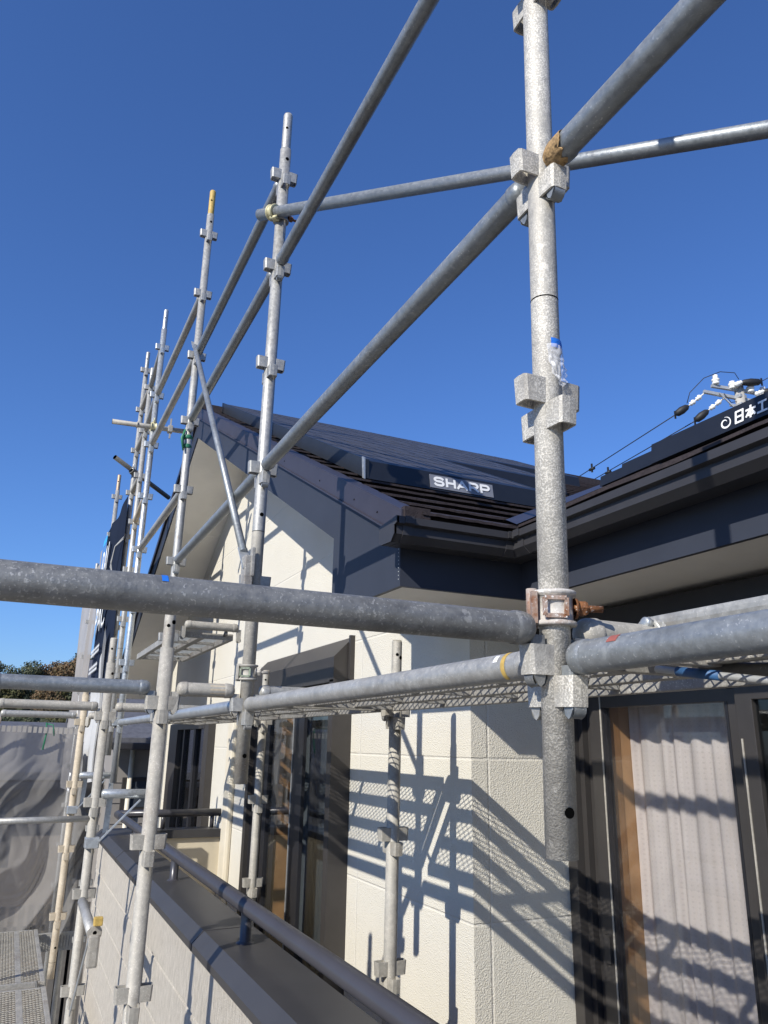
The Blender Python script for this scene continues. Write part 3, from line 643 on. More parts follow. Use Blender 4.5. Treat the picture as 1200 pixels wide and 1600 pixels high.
# yellow-brown stain on the joint of the rail seated on the foreground post
th = thing("rust_foam", "amber rust stain smeared round the rail joint of the foreground post", "stain", pkt(PX, Y1, 2, 'Y'))
mb = MB(); hp = pkt(PX, Y1, 2, 'Y'); vs = []; na, nb_ = 22, 9
for j in range(nb_+1):
    for i in range(na+1):
        an = R(95)+R(190)*i/na; q_ = noise.noise(Vector((i*.35, j*.5, 3))); yy = -.036-.056*(j/nb_)*(.55+.45*math.sin(math.pi*i/na)+.35*q_)
        rr = RP+.0030+.0022*abs(q_)-(.006*max(0,(-.052-yy)/-.016) if yy > -.052 else 0)
        vs.append(hp+Vector((math.cos(an)*rr, yy, math.sin(an)*rr)))
mb.poly(vs, [(j*(na+1)+i, j*(na+1)+i+1, (j+1)*(na+1)+i+1, (j+1)*(na+1)+i) for j in range(nb_) for i in range(na)], 0, True)
mb.build("stain", simple("amber_rust", (.34,.215,.095), .75, 0, .6, 90, .8), th)

# ---------------------------------------------------------------- the house
XG, YF, XR = 1.73, 2.86, 2.26            # gable wall plane, return wall plane, right wing wall plane
XV, YE, XE = 1.19, 2.44, 1.72            # verge plane, front eave line, right eave line
ZS = .552                                # soffit height
YP, YB = 6.75, 11.06                     # ridge, back eave
def zt(y): return .829+.5*(min(y, 2*YP-y)-2.462)
house = thing("house", "cream stucco house with dark brown roof, solar panels and a balcony", "house", (XG, YF, GROUND))
# gable wall with openings for two windows
def wall_x(x, pieces, thick=.16):
    mb = MB()
    for (y0,y1,z0,z1) in pieces: mb.box(x, x+thick, y0, y1, z0, z1)
    return mb
W1 = (4.17, 5.86, -1.86, .36); W2 = (7.45, 9.42, -1.86, .18)
YWB = 2*YP-YF
gb = wall_x(XG, [(YF,W1[0],GROUND,.30),(W1[1],W2[0],GROUND,.30),(W2[1],YWB,GROUND,.30),(W1[0],W1[1],GROUND,W1[2]),(W2[0],W2[1],GROUND,W2[2]),(W2[0],W2[1],W2[3],.30)])
zw = lambda y: zt(y)-.10
gb.prism([(XG,YF,.30),(XG,W1[0],.30),(XG,W1[0],.36),(XG,W1[1],.36),(XG,W1[1],.30),(XG,YWB,.30),(XG,YWB,zw(YWB)),(XG,YP,zw(YP)),(XG,YF,zw(YF))], (.16,0,0))
gb.build("gable_wall", GABLE, house)
rb = MB(); rb.box(XG+.16, XR+.16, YF, YF+.15, GROUND, .75); rb.box(XG+.0005, XG+.16, YF-.0005, YF+.01, GROUND, .75); rb.build("return_wall", RETURN, house)
WR = (-1.4, 2.80, -1.9, .24)             # big right-hand window opening
wb = wall_x(XR, [(-4.5,WR[0],GROUND,.75),(WR[0],WR[1],WR[3],.75),(WR[0],WR[1],GROUND,WR[2])]); wb.build("right_wing_wall", GABLE, house)
# soffits
sb = MB()
sb.box(XV+.012, XG, YE+.012, YF, ZS, ZS+.012); sb.box(XG, XE+.2, YE+.012, YF, ZS, ZS+.012)           # front eave
sb.box(XE+.012, XR, -4.5, YE+.012, ZS, ZS+.0121); sb.box(XE+.2, XR, YE+.012, YF, ZS, ZS+.012)
sb.box(XV+.012, XG, YF, 3.12, ZS, ZS+.012)
sb.prism([(XV+.012,3.12,zt(3.12)-.285),(XV+.012,YP,zt(YP)-.285),(XV+.012,YP,zt(YP)-.27),(XV+.012,3.12,zt(3.12)-.27)], (XG-XV-.012,0,0))
sb.prism([(XV+.012,YP,zt(YP)-.285),(XV+.012,YB,zt(YB)-.285),(XV+.012,YB,zt(YB)-.27),(XV+.012,YP,zt(YP)-.27)], (XG-XV-.012,0,0))
for yy in (7.95, 8.95, 9.9): sb.box(XV+.02, XG, yy, yy+.004, zt(yy)-.288, zt(yy)-.284)
sb.build("soffit", SOFFIT, house)
# bargeboards, boxed eave end, fascias
fb = MB()
fb.prism([(XV,YE,ZS-.006),(XV,3.12,ZS-.006),(XV,3.12,zt(3.12)-.278),(XV,YP,zt(YP)-.278),(XV,YP,zt(YP)-.03),(XV,YE,zt(YE)-.03)], (.018,0,0))
fb.prism([(XV,YP,zt(YP)-.278),(XV,YB,zt(YB)-.278),(XV,YB,zt(YB)-.03),(XV,YP,zt(YP)-.03)], (.018,0,0))
fb.box(XV+.018, XV+.03, 3.108, 3.12, ZS-.006, zt(3.12)-.27)
fb.build("bargeboard", FASCIA, house)
mb = MB(); mb.box(XV+.018, XE+.018, YE, YE+.018, ZS-.006, .80); mb.build("front_fascia", FASCIA, house)
mb = MB(); mb.box(XE, XE+.018, -4.5, YE, ZS-.006, .80); mb.build("side_fascia", FASCIA, house)
mb = MB()
for k in range(12): mb.lathe((XV-.001,YE+.010,ZS+.02+k*.014), (XV-1,YE+.010,ZS+.02+k*.014), [(0,.0022),(.0015,.0018),(.0015,.0001)], 8)
mb.build("rivets", STEEL, house)
# verge flashing
fl = MB()
for (ya, yb, s_) in ((YE-.035, YP, 1), (YP, YB+.03, -1)):
    za, zb = zt(ya) if s_ > 0 else zt(ya), zt(yb)
    if s_ > 0: za = .829+.5*(ya-2.462)
    fl.prism([(XV-.014,ya,za-.080),(XV-.014,yb,zb-.080),(XV-.014,yb,zb+.015),(XV-.014,ya,za+.015)], (.013,0,0))
    fl.prism([(XV-.014,ya,za+.0155),(XV-.014,yb,zb+.0155),(XV-.014,yb,zb+.023),(XV-.014,ya,za+.023)], (.085,0,0))
    fl.prism([(XV-.022,ya,za-.084),(XV-.022,yb,zb-.084),(XV-.022,yb,zb-.076),(XV-.022,ya,za-.076)], (.012,0,0))
fl.build("verge_flashing", FLASH, house)
mb = MB(); 
for yy in (2.62, 2.86, 3.3, 3.9, 4.5): mb.lathe((XV-.013,yy,zt(yy)-.040), (XV-1,yy,zt(yy)-.040), [(0,.005),(.003,.0035),(.003,.0001)], 8)
mb.build("flashing_nails", PINHOLE, house)
# front roof slope in courses, up to the valley
def course_front():
    mb = MB(); e = .185; k = 0; y = YE-.05
    while y < YP:
        y2 = min(y+e, YP); xr = XE+max(0, y-YE)+.0; xr2 = XE+max(0, y2-YE)
        za = .829+.5*(y-2.462); zb = .829+.5*(y2-2.462); h = .027
        x0 = XV+.066
        nseg = 14; pts = [x0+(xr-x0)*i/nseg for i in range(nseg+1)]; pts2 = [x0+(xr2-x0)*i/nseg for i in range(nseg+1)]
        hs = [h+random.uniform(-.0018,.0018) for _ in pts]
        for i in range(nseg):
            mb.face([(pts[i],y,za+hs[i]),(pts[i+1],y,za+hs[i+1]),(pts2[i+1],y2,zb+.002),(pts2[i],y2,zb+.002)])
            mb.face([(pts[i],y,za+hs[i]-.010),(pts[i+1],y,za+hs[i+1]-.010),(pts[i+1],y,za+hs[i+1]),(pts[i],y,za+hs[i])])
            mb.face([(pts[i],y,za+hs[i]-.010),(pts[i+1],y,za+hs[i+1]-.010),(pts[i+1],y+.035,za+hs[i+1]-.004),(pts[i],y+.035,za+hs[i]-.004)])
            mb.face([(pts[i],y+.035,za-.01),(pts[i+1],y+.035,za-.01),(pts[i+1],y+.035,za+hs[i+1]-.004),(pts[i],y+.035,za+hs[i]-.004)])
        y = y2
    return mb
rf = course_front().build("front_roof", TILE, house)
# back slope of the gable wing and underside
mb = MB(); mb.prism([(XV,YP,zt(YP)),(XV,YB,zt(YB)),(XV,YB,zt(YB)-.03),(XV,YP,zt(YP)-.03)], (10,0,0)); mb.box(XV-.01, 8.5, YP-.07, YP+.07, zt(YP)-.02, zt(YP)+.045); mb.build("back_roof", TILE, house)
# right wing slope in courses
def course_right():
    mb = MB(); e = .185; x = XE-.05; xend = XE+(YP-YE)
    while x < xend:
        x2 = min(x+e, xend); ya = YE+max(0, x-XE); yb = YE+max(0, x2-XE); za = .829+.5*(x-XE-.022); zb = .829+.5*(x2-XE-.022)
        y0 = -5.0; n = 26
        hs = [.032+random.uniform(-.005,.005) for _ in range(n+1)]
        for i in range(n):
            p = [y0+(ya-y0)*j/n for j in (i,i+1)]; q = [y0+(yb-y0)*j/n for j in (i,i+1)]
            mb.face([(x,p[0],za+hs[i]),(x,p[1],za+hs[i+1]),(x2,q[1],zb+.002),(x2,q[0],zb+.002)])
            mb.face([(x,p[0],za+hs[i]-.010),(x,p[1],za+hs[i+1]-.010),(x,p[1],za+hs[i+1]),(x,p[0],za+hs[i])])
            mb.face([(x,p[0],za+hs[i]-.010),(x,p[1],za+hs[i+1]-.010),(x+.035,p[1],za+hs[i+1]-.004),(x+.035,p[0],za+hs[i]-.004)])
            mb.face([(x+.035,p[0],za-.01),(x+.035,p[1],za-.01),(x+.035,p[1],za+hs[i+1]-.004),(x+.035,p[0],za+hs[i]-.004)])
        x = x2
    mb.face([(xend,-5,zb),(xend,yb,zb),(xend+4.3,yb+4.3,.829),(xend+4.3,-5,.829)])
    return mb
course_right().build("side_roof", TILE, house)
mb = MB()                                 # valley flashing lies just proud of both slopes
for s_ in (0, 1):
    for k in range(2):
        pass
v0 = Vector((XE-.06, YE-.06, .829+.5*(-.06-.022)+.037)); v1 = Vector((XE+4.2, YE+4.2, .829+.5*(4.2-.022)+.037))
mb.face([v0, v1, v1+Vector((.075,0,.0375)), v0+Vector((.075,0,.0375))]); mb.face([v0, v0+Vector((0,.075,.0375)), v1+Vector((0,.075,.0375)), v1]); mb.build("valley_flashing", FLASH, house)
# gutters: ogee-like trough with lip and stop end
GP = [(px*1.38, pz) for px, pz in [(0,.070),(0,.010),(-.012,0),(-.072,-.004),(-.090,.020),(-.090,.050),(-.104,.055),(-.104,.080),(-.094,.080),(-.094,.063),(-.080,.058),(-.080,.024),(-.066,.006),(-.014,.010),(-.010,.070)]]
gz = .680
mb = MB()
def gut_pts_front(x): return [(x, YE-.004+p[0], gz+p[1]) for p in GP]
def sweep(mb, A, B):
    n = len(A); mb.poly(A+B, [(i,(i+1)%n,(i+1)%n+n,i+n) for i in range(n)]); mb.face(A); mb.face(B)
inner = [(XE-.004+p[0], YE-.004+p[0], gz+p[1]) for p in GP]
sweep(mb, gut_pts_front(1.105), inner); mb.prism([(1.102,YE-.004+p[0],gz+p[1]) for p in GP[:8]], (.010,0,0))
for xx in (1.135, XE-.16): mb.prism([(xx,YE-.004+p[0]*1.035,gz+p[1]*1.0+(.002 if p[1] > .04 else -.002)) for p in GP[1:8]], (.035,0,0))
mb.build("front_gutter", GUTTER, house)
mb = MB(); sweep(mb, inner, [(XE-.004+p[0], -4.5, gz+p[1]) for p in GP])
for yy in (YE-.20, .4): mb.prism([(XE-.004+p[0]*1.035,yy,gz+p[1]+(.002 if p[1] > .04 else -.002)) for p in GP[1:8]], (0,.035,0))
mb.build("side_gutter", GUTTER, house)
mb = MB(); mb.box(XV-.005, XV+.10, YE-.045, YE-.005, gz+.085, gz+.155); mb.build("eave_end_cap", TILE, house)
mb = MB(); mb.box(XV+.1, XE+.01, YE-.030, YE, .772, .800); mb.box(XE-.030, XE, -4.5, YE, .772, .800); mb.build("drip_edge", TILE, house)
# downpipe at the far balcony corner
mb = MB(); mb.bbox(1.680, 1.73, 6.60, 6.79, GROUND, .40, .022); mb.build("downpipe", CREAM, house)

# text
def text_part(name, body, parent, o, xd, ud, width, height, m, font_shear=0, bold=0.0, ext=.0012):
    cu = bpy.data.curves.new(name, 'FONT'); cu.body = body; cu.extrude = 0; cu.offset = bold; cu.shear = font_shear; cu.resolution_u = 4
    tmp = bpy.data.objects.new(name+"_tmp", cu); COL.objects.link(tmp); dg = bpy.context.evaluated_depsgraph_get()
    me = bpy.data.meshes.new_from_object(tmp.evaluated_get(dg)); bpy.data.objects.remove(tmp); bpy.data.curves.remove(cu)
    xs = [v.co.x for v in me.vertices]; ys = [v.co.y for v in me.vertices]
    if not xs: return None
    xd = Vector(xd).normalized(); ud = Vector(ud).normalized(); nd = xd.cross(ud); o = Vector(o)
    bm = bmesh.new(); bm.from_mesh(me)
    for v in bm.verts:
        v.co = o+xd*((v.co.x-min(xs))/(max(xs)-min(xs))*width)+ud*((v.co.y-min(ys))/(max(ys)-min(ys))*height)
    r_ = bmesh.ops.extrude_face_region(bm, geom=bm.faces[:]); bmesh.ops.translate(bm, verts=[e for e in r_['geom'] if isinstance(e, bmesh.types.BMVert)], vec=nd*ext)
    bmesh.ops.recalc_face_normals(bm, faces=bm.faces)
    l = wl(parent)
    for v in bm.verts: v.co -= l
    bm.to_mesh(me); bm.free(); me.materials.clear(); me.materials.append(m)
    ob = bpy.data.objects.new(name, me); COL.objects.link(ob); ob.parent = parent; return ob

def strokes(name, glyphs, parent, o, xd, ud, height, wid, adv, lw, m):
    xd = Vector(xd).normalized(); ud = Vector(ud).normalized(); nd = xd.cross(ud); o = Vector(o); mb = MB(); k = 0
    for gi, gl in enumerate(glyphs):
        for pl in gl:
            P_ = [o+xd*(gi*adv+x*wid)+ud*(y*height) for x, y in pl]
            for a, b_ in zip(P_[:-1], P_[1:]):
                d = (b_-a).normalized(); sd_ = nd.cross(d)*lw/2; off = nd*(.0004+.00004*k); k += 1; e = d*lw*.32
                mb.prism([a-e-sd_+off, b_+e-sd_+off, b_+e+sd_+off, a-e+sd_+off], nd*.0006)
    return mb.build(name, m, parent)
def arc(cx, cy, rx, ry, a0, a1, n=9): return [(cx+rx*math.cos(R(a0+(a1-a0)*i/n)), cy+ry*math.sin(R(a0+(a1-a0)*i/n))) for i in range(n+1)]
G_S = [arc(.62,.76,.32,.24,20,90,4)+arc(.40,.76,.34,.24,90,270,9)+arc(.60,.26,.34,.26,90,-90,9)+arc(.38,.26,.34,.26,270,200,4)]
G_H = [[(.08,0),(.08,1)],[(.92,0),(.92,1)],[(.08,.5),(.92,.5)]]
G_A = [[(0,0),(.5,1)],[(1,0),(.5,1)],[(.2,.32),(.8,.32)]]
G_P = [[(.08,0),(.08,1),(.6,1)]+arc(.62,.72,.32,.28,90,-90,8)+[(.08,.44)]]
G_R = G_P+[[(.5,.44),(.95,0)]]
G_HI = [[(.1,0),(.1,1),(.9,1),(.9,0),(.1,0)],[(.1,.5),(.9,.5)]]
G_HON = [[(0,.72),(1,.72)],[(.5,0),(.5,1.02)],[(.46,.72),(.02,.15)],[(.54,.72),(.98,.15)],[(.28,.22),(.72,.22)]]
G_E = [[(.1,.92),(.9,.92)],[(.5,.92),(.5,.06)],[(0,.06),(1,.06)]]
# solar arrays -------------------------------------------------
def zf(y, h): return .829+.5*(y-2.462)+h
arr = thing("x", None, None); bpy.data.objects.remove(arr)
al = bpy.data.objects.new("solar_array", None); COL.objects.link(al); al.parent = house; al.location = Vector((1.38, 3.25, 1.3))-house.location; al['label'] = "dark solar array stepping along the front roof slope"
rows = [(3.27, 4.42, 2.43, 3), (4.44, 5.59, 3.50, 4), (5.61, 6.66, 4.60, 5)]
for ri, (ya, yb, xr, npan) in enumerate(rows):
    mb = MB(); xl = 1.40
    wd = (xr-xl)/npan
    for k in range(npan):
        a_, b_ = xl+k*wd+.007, xl+(k+1)*wd-.007
        mb.prism([(a_,ya,zf(ya,.115)),(a_,yb,zf(yb,.115)),(a_,yb,zf(yb,.080)),(a_,ya,zf(ya,.080))], (b_-a_,0,0))
        for ys_ in (.28, .57, .86): mb.prism([(a_,ya+ys_,zf(ya+ys_,.1165)),(a_,ya+ys_+.018,zf(ya+ys_+.018,.1165)),(a_,ya+ys_+.018,zf(ya+ys_+.018,.114)),(a_,ya+ys_,zf(ya+ys_,.114))], (b_-a_,0,0), 1)
        for xs_ in (.33, .66): mb.prism([(a_+(b_-a_)*xs_,ya+.004,zf(ya+.004,.1168)),(a_+(b_-a_)*xs_,yb-.004,zf(yb-.004,.1168)),(a_+(b_-a_)*xs_,yb-.004,zf(yb-.004,.1142)),(a_+(b_-a_)*xs_,ya+.004,zf(ya+.004,.1142))], (.008,0,0), 1)
    mb.build("solar_panel_row", [SOLAR, SKIRT], al)
    # front skirt; lower rows hide most of the ones above
    x_start = xl-.02 if ri == 0 else rows[ri-1][2]-.02
    mb = MB(); mb.prism([(x_start,ya-.055,zf(ya-.055,.022)),(x_start,ya-.012,zf(ya-.012,.022)),(x_start,ya-.004,zf(ya-.004,.119)),(x_start,ya-.038,zf(ya-.038,.112))], (xr+.02-x_start,0,0))
    mb.prism([(xr+.004,ya,zf(ya,.022)),(xr+.004,yb,zf(yb,.022)),(xr+.004,yb,zf(yb,.116)),(xr+.004,ya,zf(ya,.116))], (.016,0,0))
    mb.build("skirt", SKIRT, al)
mb = MB(); mb.prism([(1.375,3.215,zf(3.215,.024)),(1.375,6.67,zf(6.67,.024)),(1.375,6.67,zf(6.67,.120)),(1.375,3.215,zf(3.215,.120))], (.020,0,0)); mb.build("side_skirt", simple("dark_grey_side_skirt", (.018,.021,.026), .4), al)
mb = MB(); mb.prism([(1.366,3.208,zf(3.208,.020)),(1.366,3.228,zf(3.228,.02)),(1.366,3.24,zf(3.24,.128)),(1.366,3.215,zf(3.215,.128))], (.008,0,0)); mb.build("skirt_corner_cap", BRIGHT, al)
# sign plate with lettering on the front skirt
n_s = Vector((0, -.09, -.017*0+.017)); 
s0 = Vector((1.730, 3.212, zf(3.212,.033))); su = (Vector((0,3.232,zf(3.232,.108)))-Vector((0,3.215,zf(3.215,.022)))).normalized()
su = (Vector((0,3.27-.038,zf(3.27-.038,.112)))-Vector((0,3.27-.055,zf(3.27-.055,.022)))).normalized()
s0 = Vector((1.732, 3.27-.055, zf(3.27-.055,.022)))+su*.010; nn_ = Vector((1,0,0)).cross(su)
mb = MB(); mb.prism([s0+nn_*.001, s0+Vector((.372,0,0))+nn_*.001, s0+Vector((.372,0,0))+su*.074+nn_*.001, s0+su*.074+nn_*.001], nn_*.003); sgn = mb.build("sign_plate", SIGNPLATE, al)
strokes("sign_lettering", [G_S, G_H, G_A, G_R, G_P], sgn, s0+Vector((.024,0,0))+su*.017+nn_*.0042, (1,0,0), su, .042, .054, .0675, .0125, WHITEINK)
# array on the side roof
ar = bpy.data.objects.new("solar_array", None); COL.objects.link(ar); ar.parent = house; ar.location = Vector((2.4, 2.3, 1.2))-house.location; ar['label'] = "solar array with white lettered black skirt on the side roof"
def zr(x, h): return .829+.5*(x-XE-.022)+h
for ri, (xa, xb, ye) in enumerate(((2.40,3.38,2.335),(3.40,4.38,3.60),(4.40,5.4,4.95))):
    mb = MB(); y0 = -4.2
    npan = 5; wd = (ye-y0)/npan
    for k in range(npan):
        a_, b_ = y0+k*wd+.004, y0+(k+1)*wd-.004
        mb.prism([(xa,a_,zr(xa,.130)),(xb,a_,zr(xb,.130)),(xb,a_,zr(xb,.095)),(xa,a_,zr(xa,.095))], (0,b_-a_,0))
    mb.build("solar_panel_row", SOLAR, ar)
    ys = y0-.02
    mb = MB(); mb.prism([(xa-.05,ys,zr(xa-.05,.050)),(xa-.012,ys,zr(xa-.012,.035)),(xa-.004,ys,zr(xa-.004,.134)),(xa-.036,ys,zr(xa-.036,.136))], (0,ye+.02-ys,0))
    mb.prism([(xa,ye+.004,zr(xa,.03)),(xb,ye+.004,zr(xb,.03)),(xb,ye+.004,zr(xb,.131)),(xa,ye+.004,zr(xa,.131))], (0,.016,0)); mb.build("skirt", SKIRT, ar)
q0 = Vector((2.35, 0, zr(2.35,.050))); qu = (Vector((2.364,0,zr(2.364,.136)))-q0).normalized(); qn = Vector((0,-1,0)).cross(qu)
def logo():
    mb = MB(); c0 = Vector((q0.x, 1.955, q0.z))+qu*.040+qn*.002; pts = []
    for i in range(40):
        a_ = R(20)+R(430)*i/39; r_ = .008+.024*(1-abs(i-28)/40)*(.35+.65*i/39); wv = .0015+.0058*math.sin(math.pi*min(1, i/39*1.02))
        pts.append((a_, r_, wv))
    ring = []
    for a_, r_, wv in pts:
        for rr in (r_-wv*.6, r_+wv*.6): ring.append(c0+Vector((0,-1,0))*(math.cos(a_)*rr*.92-math.sin(a_)*rr*.12)+qu*(math.sin(a_)*rr*.95))
    k = len(ring)//2; mb.poly(ring, [(2*i,2*i+1,2*i+3,2*i+2) for i in range(k-1)]); 
    return mb
logo().build("skirt_emblem", WHITEINK, ar)
strokes("skirt_lettering", [G_HI, G_HON, G_E], ar, Vector((q0.x, 1.908, q0.z))+qu*.018+qn*.0015, (0,-1,0), qu, .047, .040, .052, .0085, WHITEINK)

# right-hand window -------------------------------------------
def window(loc, label): 
    o = bpy.data.objects.new("window", None); COL.objects.link(o); o.parent = house; o.location = Vector(loc)-house.location; o['label'] = label; return o
wr = window((XR, 1.2, WR[2]), "tall window with wooden jamb and lace curtain at the right")
mb = MB(); mb.bbox(2.195, 2.275, 2.800, 2.858, WR[2], WR[3]+.02, .003); mb.bbox(2.20, 2.40, WR[0], 2.858, WR[3], WR[3]+.06, .003); mb.bbox(2.20, 2.40, WR[0]-.05, WR[0], WR[2], WR[3], .003); mb.bbox(2.20, 2.42, WR[0], 2.858, WR[2]-.06, WR[2], .003)
for (x0, x1, y0, y1) in ((2.235,2.30,2.770,2.799),(2.262,2.31,2.735,2.768)): mb.box(x0, x1, y0, y1, WR[2]+.001, WR[3]-.001)
mb.build("frame", FRAME, wr)
mb = MB(); mb.box(2.27, 2.285, 2.735, 2.858, WR[2]+.002, WR[3]-.002); mb.box(2.262, 2.30, 2.772, 2.798, WR[2]+.002, WR[3]-.002); mb.box(2.300, 2.318, 2.73, 2.77, WR[2]+.002, WR[3]-.002); mb.build("track", BLACKF, wr)
mb = MB(); mb.bbox(2.245, 2.285, 2.655, 2.732, WR[2]+.03, WR[3]-.03, .003); mb.bbox(2.245, 2.285, 1.925, 1.995, WR[2]+.03, WR[3]-.03, .003); mb.bbox(2.2452, 2.2848, 1.99, 2.66, WR[2]+.005, WR[2]+.09, .003); mb.bbox(2.2452, 2.2848, 1.99, 2.66, WR[3]-.075, WR[3]-.005, .003)
mb.bbox(2.205, 2.243, 1.86, 1.928, WR[2]+.03, WR[3]-.03, .003); mb.bbox(2.205, 2.243, .75, .82, WR[2]+.03, WR[3]-.03, .003); mb.bbox(2.2052, 2.2428, .8, 1.87, WR[2]+.005, WR[2]+.09, .003); mb.bbox(2.2052, 2.2428, .8, 1.87, WR[3]-.075, WR[3]-.005, .003)
mb.build("sash", FRAME, wr)
mb = MB(); mb.box(2.2415, 2.2447, 2.653, 2.660, WR[2]+.03, WR[3]-.03); mb.box(2.2015, 2.2047, 1.909, 1.915, WR[2]+.03, WR[3]-.2); mb.build("sash_edge_trim", OLD_POLE, wr)
mb = MB(); mb.box(2.246, 2.284, 2.646, 2.654, WR[2]+.08, WR[3]-.07); mb.box(2.246, 2.284, 1.996, 2.008, WR[2]+.08, WR[3]-.07); mb.build("gasket", BLACKF, wr)
mb = MB(); mb.box(2.232, 2.2445, 2.672, 2.700, -.80, -.70); mb.build("latch", FRAME, wr)
mb = MB(); mb.box(2.262, 2.266, 2.0, 2.645, WR[2]+.08, WR[3]-.07); mb.build("pane", GLASS, wr)
mb = MB(); mb.box(2.222, 2.226, .81, 1.87, WR[2]+.08, WR[3]-.07); mb.build("pane", GLASSD, wr)
mb = MB(); mb.box(2.346, 2.46, 2.664, 2.72, WR[2]+.01, WR[3]-.01); mb.build("jamb", WOOD, wr); mb = MB(); mb.box(2.290, 2.3455, 2.662, 2.72, WR[2]+.01, WR[3]-.01); mb.build("jamb_edge", DARKWOOD, wr)
mb = MB(); mb.bbox(2.06, 2.26, WR[0]-.05, 2.845, .30, .53, .004); mb.build("shutter_box", BLACKF, wr)
mb = MB(); mb.face([(2.47,WR[0]-.3,-2.2),(5.2,WR[0]-.3,-2.2),(5.2,3.4,-2.2),(2.47,3.4,-2.2)]); mb.face([(2.47,WR[0]-.3,.5),(5.2,WR[0]-.3,.5),(5.2,3.4,.5),(2.47,3.4,.5)]); mb.face([(5.2,WR[0]-.3,-2.2),(5.2,3.4,-2.2),(5.2,3.4,.5),(5.2,WR[0]-.3,.5)])
mb.face([(2.47,3.4,-2.2),(5.2,3.4,-2.2),(5.2,3.4,.5),(2.47,3.4,.5)]); mb.face([(2.47,WR[0]-.3,-2.2),(5.2,WR[0]-.3,-2.2),(5.2,WR[0]-.3,.5),(2.47,WR[0]-.3,.5)]); mb.face([(2.47,2.702,-2.2),(2.47,3.4,-2.2),(2.47,3.4,.5),(2.47,2.702,.5)])
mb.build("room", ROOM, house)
def curtain(name, label, xc, y0, y1, z0, z1, amp, nf, m, seed):
    rnd = random.Random(seed); ny_, nz_ = 220, 40; ph = [rnd.uniform(0,6.28) for _ in range(6)]; vs = []
    for j in range(nz_+1):
        for i in range(ny_+1):
            u = i/ny_; v = j/nz_; y = y0+(y1-y0)*u
            s_ = math.sin(2*math.pi*nf*u+ph[0]+.8*math.sin(2*math.pi*nf*.37*u+ph[1])); fold = math.copysign(abs(s_)**.75, s_)
            x = xc+amp*fold*(.55+.6*abs(noise.noise(Vector((u*6,v*.8,seed)))+.35))+amp*.35*noise.noise(Vector((u*22,v*.7,seed+3)))+amp*.25*noise.noise(Vector((u*7,v*5,seed+5)))
            vs.append((x, y+.012*(1-v)*math.sin(u*9+ph[4]), z0+(z1-z0)*v))
    mb = MB(); n_ = ny_+1; mb.poly(vs, [(j*n_+i, j*n_+i+1, (j+1)*n_+i+1, (j+1)*n_+i) for j in range(nz_) for i in range(ny_)], 0, True)
    return tag(mb.build(name, m, None, (xc, y0, z0)), label, "curtain")
curtain("lace_curtain", "white dotted lace curtain hanging behind the right hand window", 2.410, 2.085, 2.660, -1.95, .26, .013, 6.5, CURTAIN, 3)

# window in the gable wall -------------------------------------
w1 = window((XG, 5.0, W1[2]), "tall brown framed window in the gable wall above the balcony")
mb = MB(); mb.bbox(1.612, 1.74, 4.150, 4.215, W1[2], .355, .003); mb.bbox(1.612, 1.74, 5.80, 5.865, W1[2], .355, .003); mb.bbox(1.63, 1.74, 4.21, 5.80, W1[2]-.05, W1[2]+.02, .003); mb.build("frame", FRAME, w1)
mb = MB()
prof = [(1.7305,.600),(1.7305,.340),(1.612,.340),(1.612,.480)]
mb.prism([(x,4.152,z) for x,z in prof], (0,1.72,0)); mb.bbox(1.70, 1.742, 4.128, 4.152, .335, .605, .002); mb.build("shutter_box", FRAME, w1)
mb = MB(); mb.bbox(1.648, 1.672, 4.72, 4.93, W1[2]+.02, .33, .003); mb.box(1.645, 1.68, 5.72, 5.80, W1[2]+.02, .33); mb.box(1.66, 1.70, 5.47, 5.56, W1[2]+.02, .33); mb.box(1.656,1.70, 4.2155, 4.235, W1[2]+.02, .33); mb.build("sash", BLACKF, w1)
mb = MB(); mb.box(1.6435, 1.6475, 4.905, 4.915, W1[2]+.02, .33); mb.box(1.6405, 1.6555, 4.216, 4.2335, W1[2]+.02, .33); mb.build("sash_edge_trim", BRIGHT, w1)
mb = MB(); mb.box(1.676, 1.680, 4.235, 4.74, W1[2]+.02, .33); mb.build("pane", GLASSD, w1)
mb = MB(); mb.box(1.675, 1.679, 4.93, 5.47, W1[2]+.02, .33); mb.build("pane", GLASS, w1)
mb = MB(); mb.box(1.75, 2.12, 5.50, 5.54, W1[2], .33); mb.build("jamb", WOOD, w1)
mb = MB(); x0, x1, y0, y1, z0, z1 = 1.891, 4.6, 3.7, 6.3, -1.95, .45
mb.face([(x0,y0,z0),(x1,y0,z0),(x1,y1,z0),(x0,y1,z0)]); mb.face([(x0,y0,z1),(x1,y0,z1),(x1,y1,z1),(x0,y1,z1)]); mb.face([(x1,y0,z0),(x1,y1,z0),(x1,y1,z1),(x1,y0,z1)]); mb.face([(x0,y0,z0),(x1,y0,z0),(x1,y0,z1),(x0,y0,z1)]); mb.face([(x0,y1,z0),(x1,y1,z0),(x1,y1,z1),(x0,y1,z1)])
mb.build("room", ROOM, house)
curtain("grey_curtain", "grey curtain gathered inside the gable window", 1.80, 4.40, 5.20, -1.9, .30, .018, 9, GREYCURT, 8)
w2 = window((XG, 8.4, W2[2]), "dark far window beyond the end of the balcony")
mb = MB(); mb.bbox(1.66, 1.74, 7.44, 7.62, W2[2], .18, .003); mb.bbox(1.66, 1.74, 8.95, 9.42, W2[2], .18, .003); mb.bbox(1.66, 1.74, 7.60, 8.96, .12, .20, .003); mb.build("frame", FRAME, w2)
mb = MB(); mb.box(1.672, 1.70, 8.05, 8.13, W2[2], .13); mb.box(1.672, 1.70, 8.60, 8.66, W2[2], .13); mb.build("sash", BLACKF, w2)
mb = MB(); mb.box(1.70, 1.704, 7.6, 8.96, W2[2], .13); mb.build("pane", GLASSD, w2)
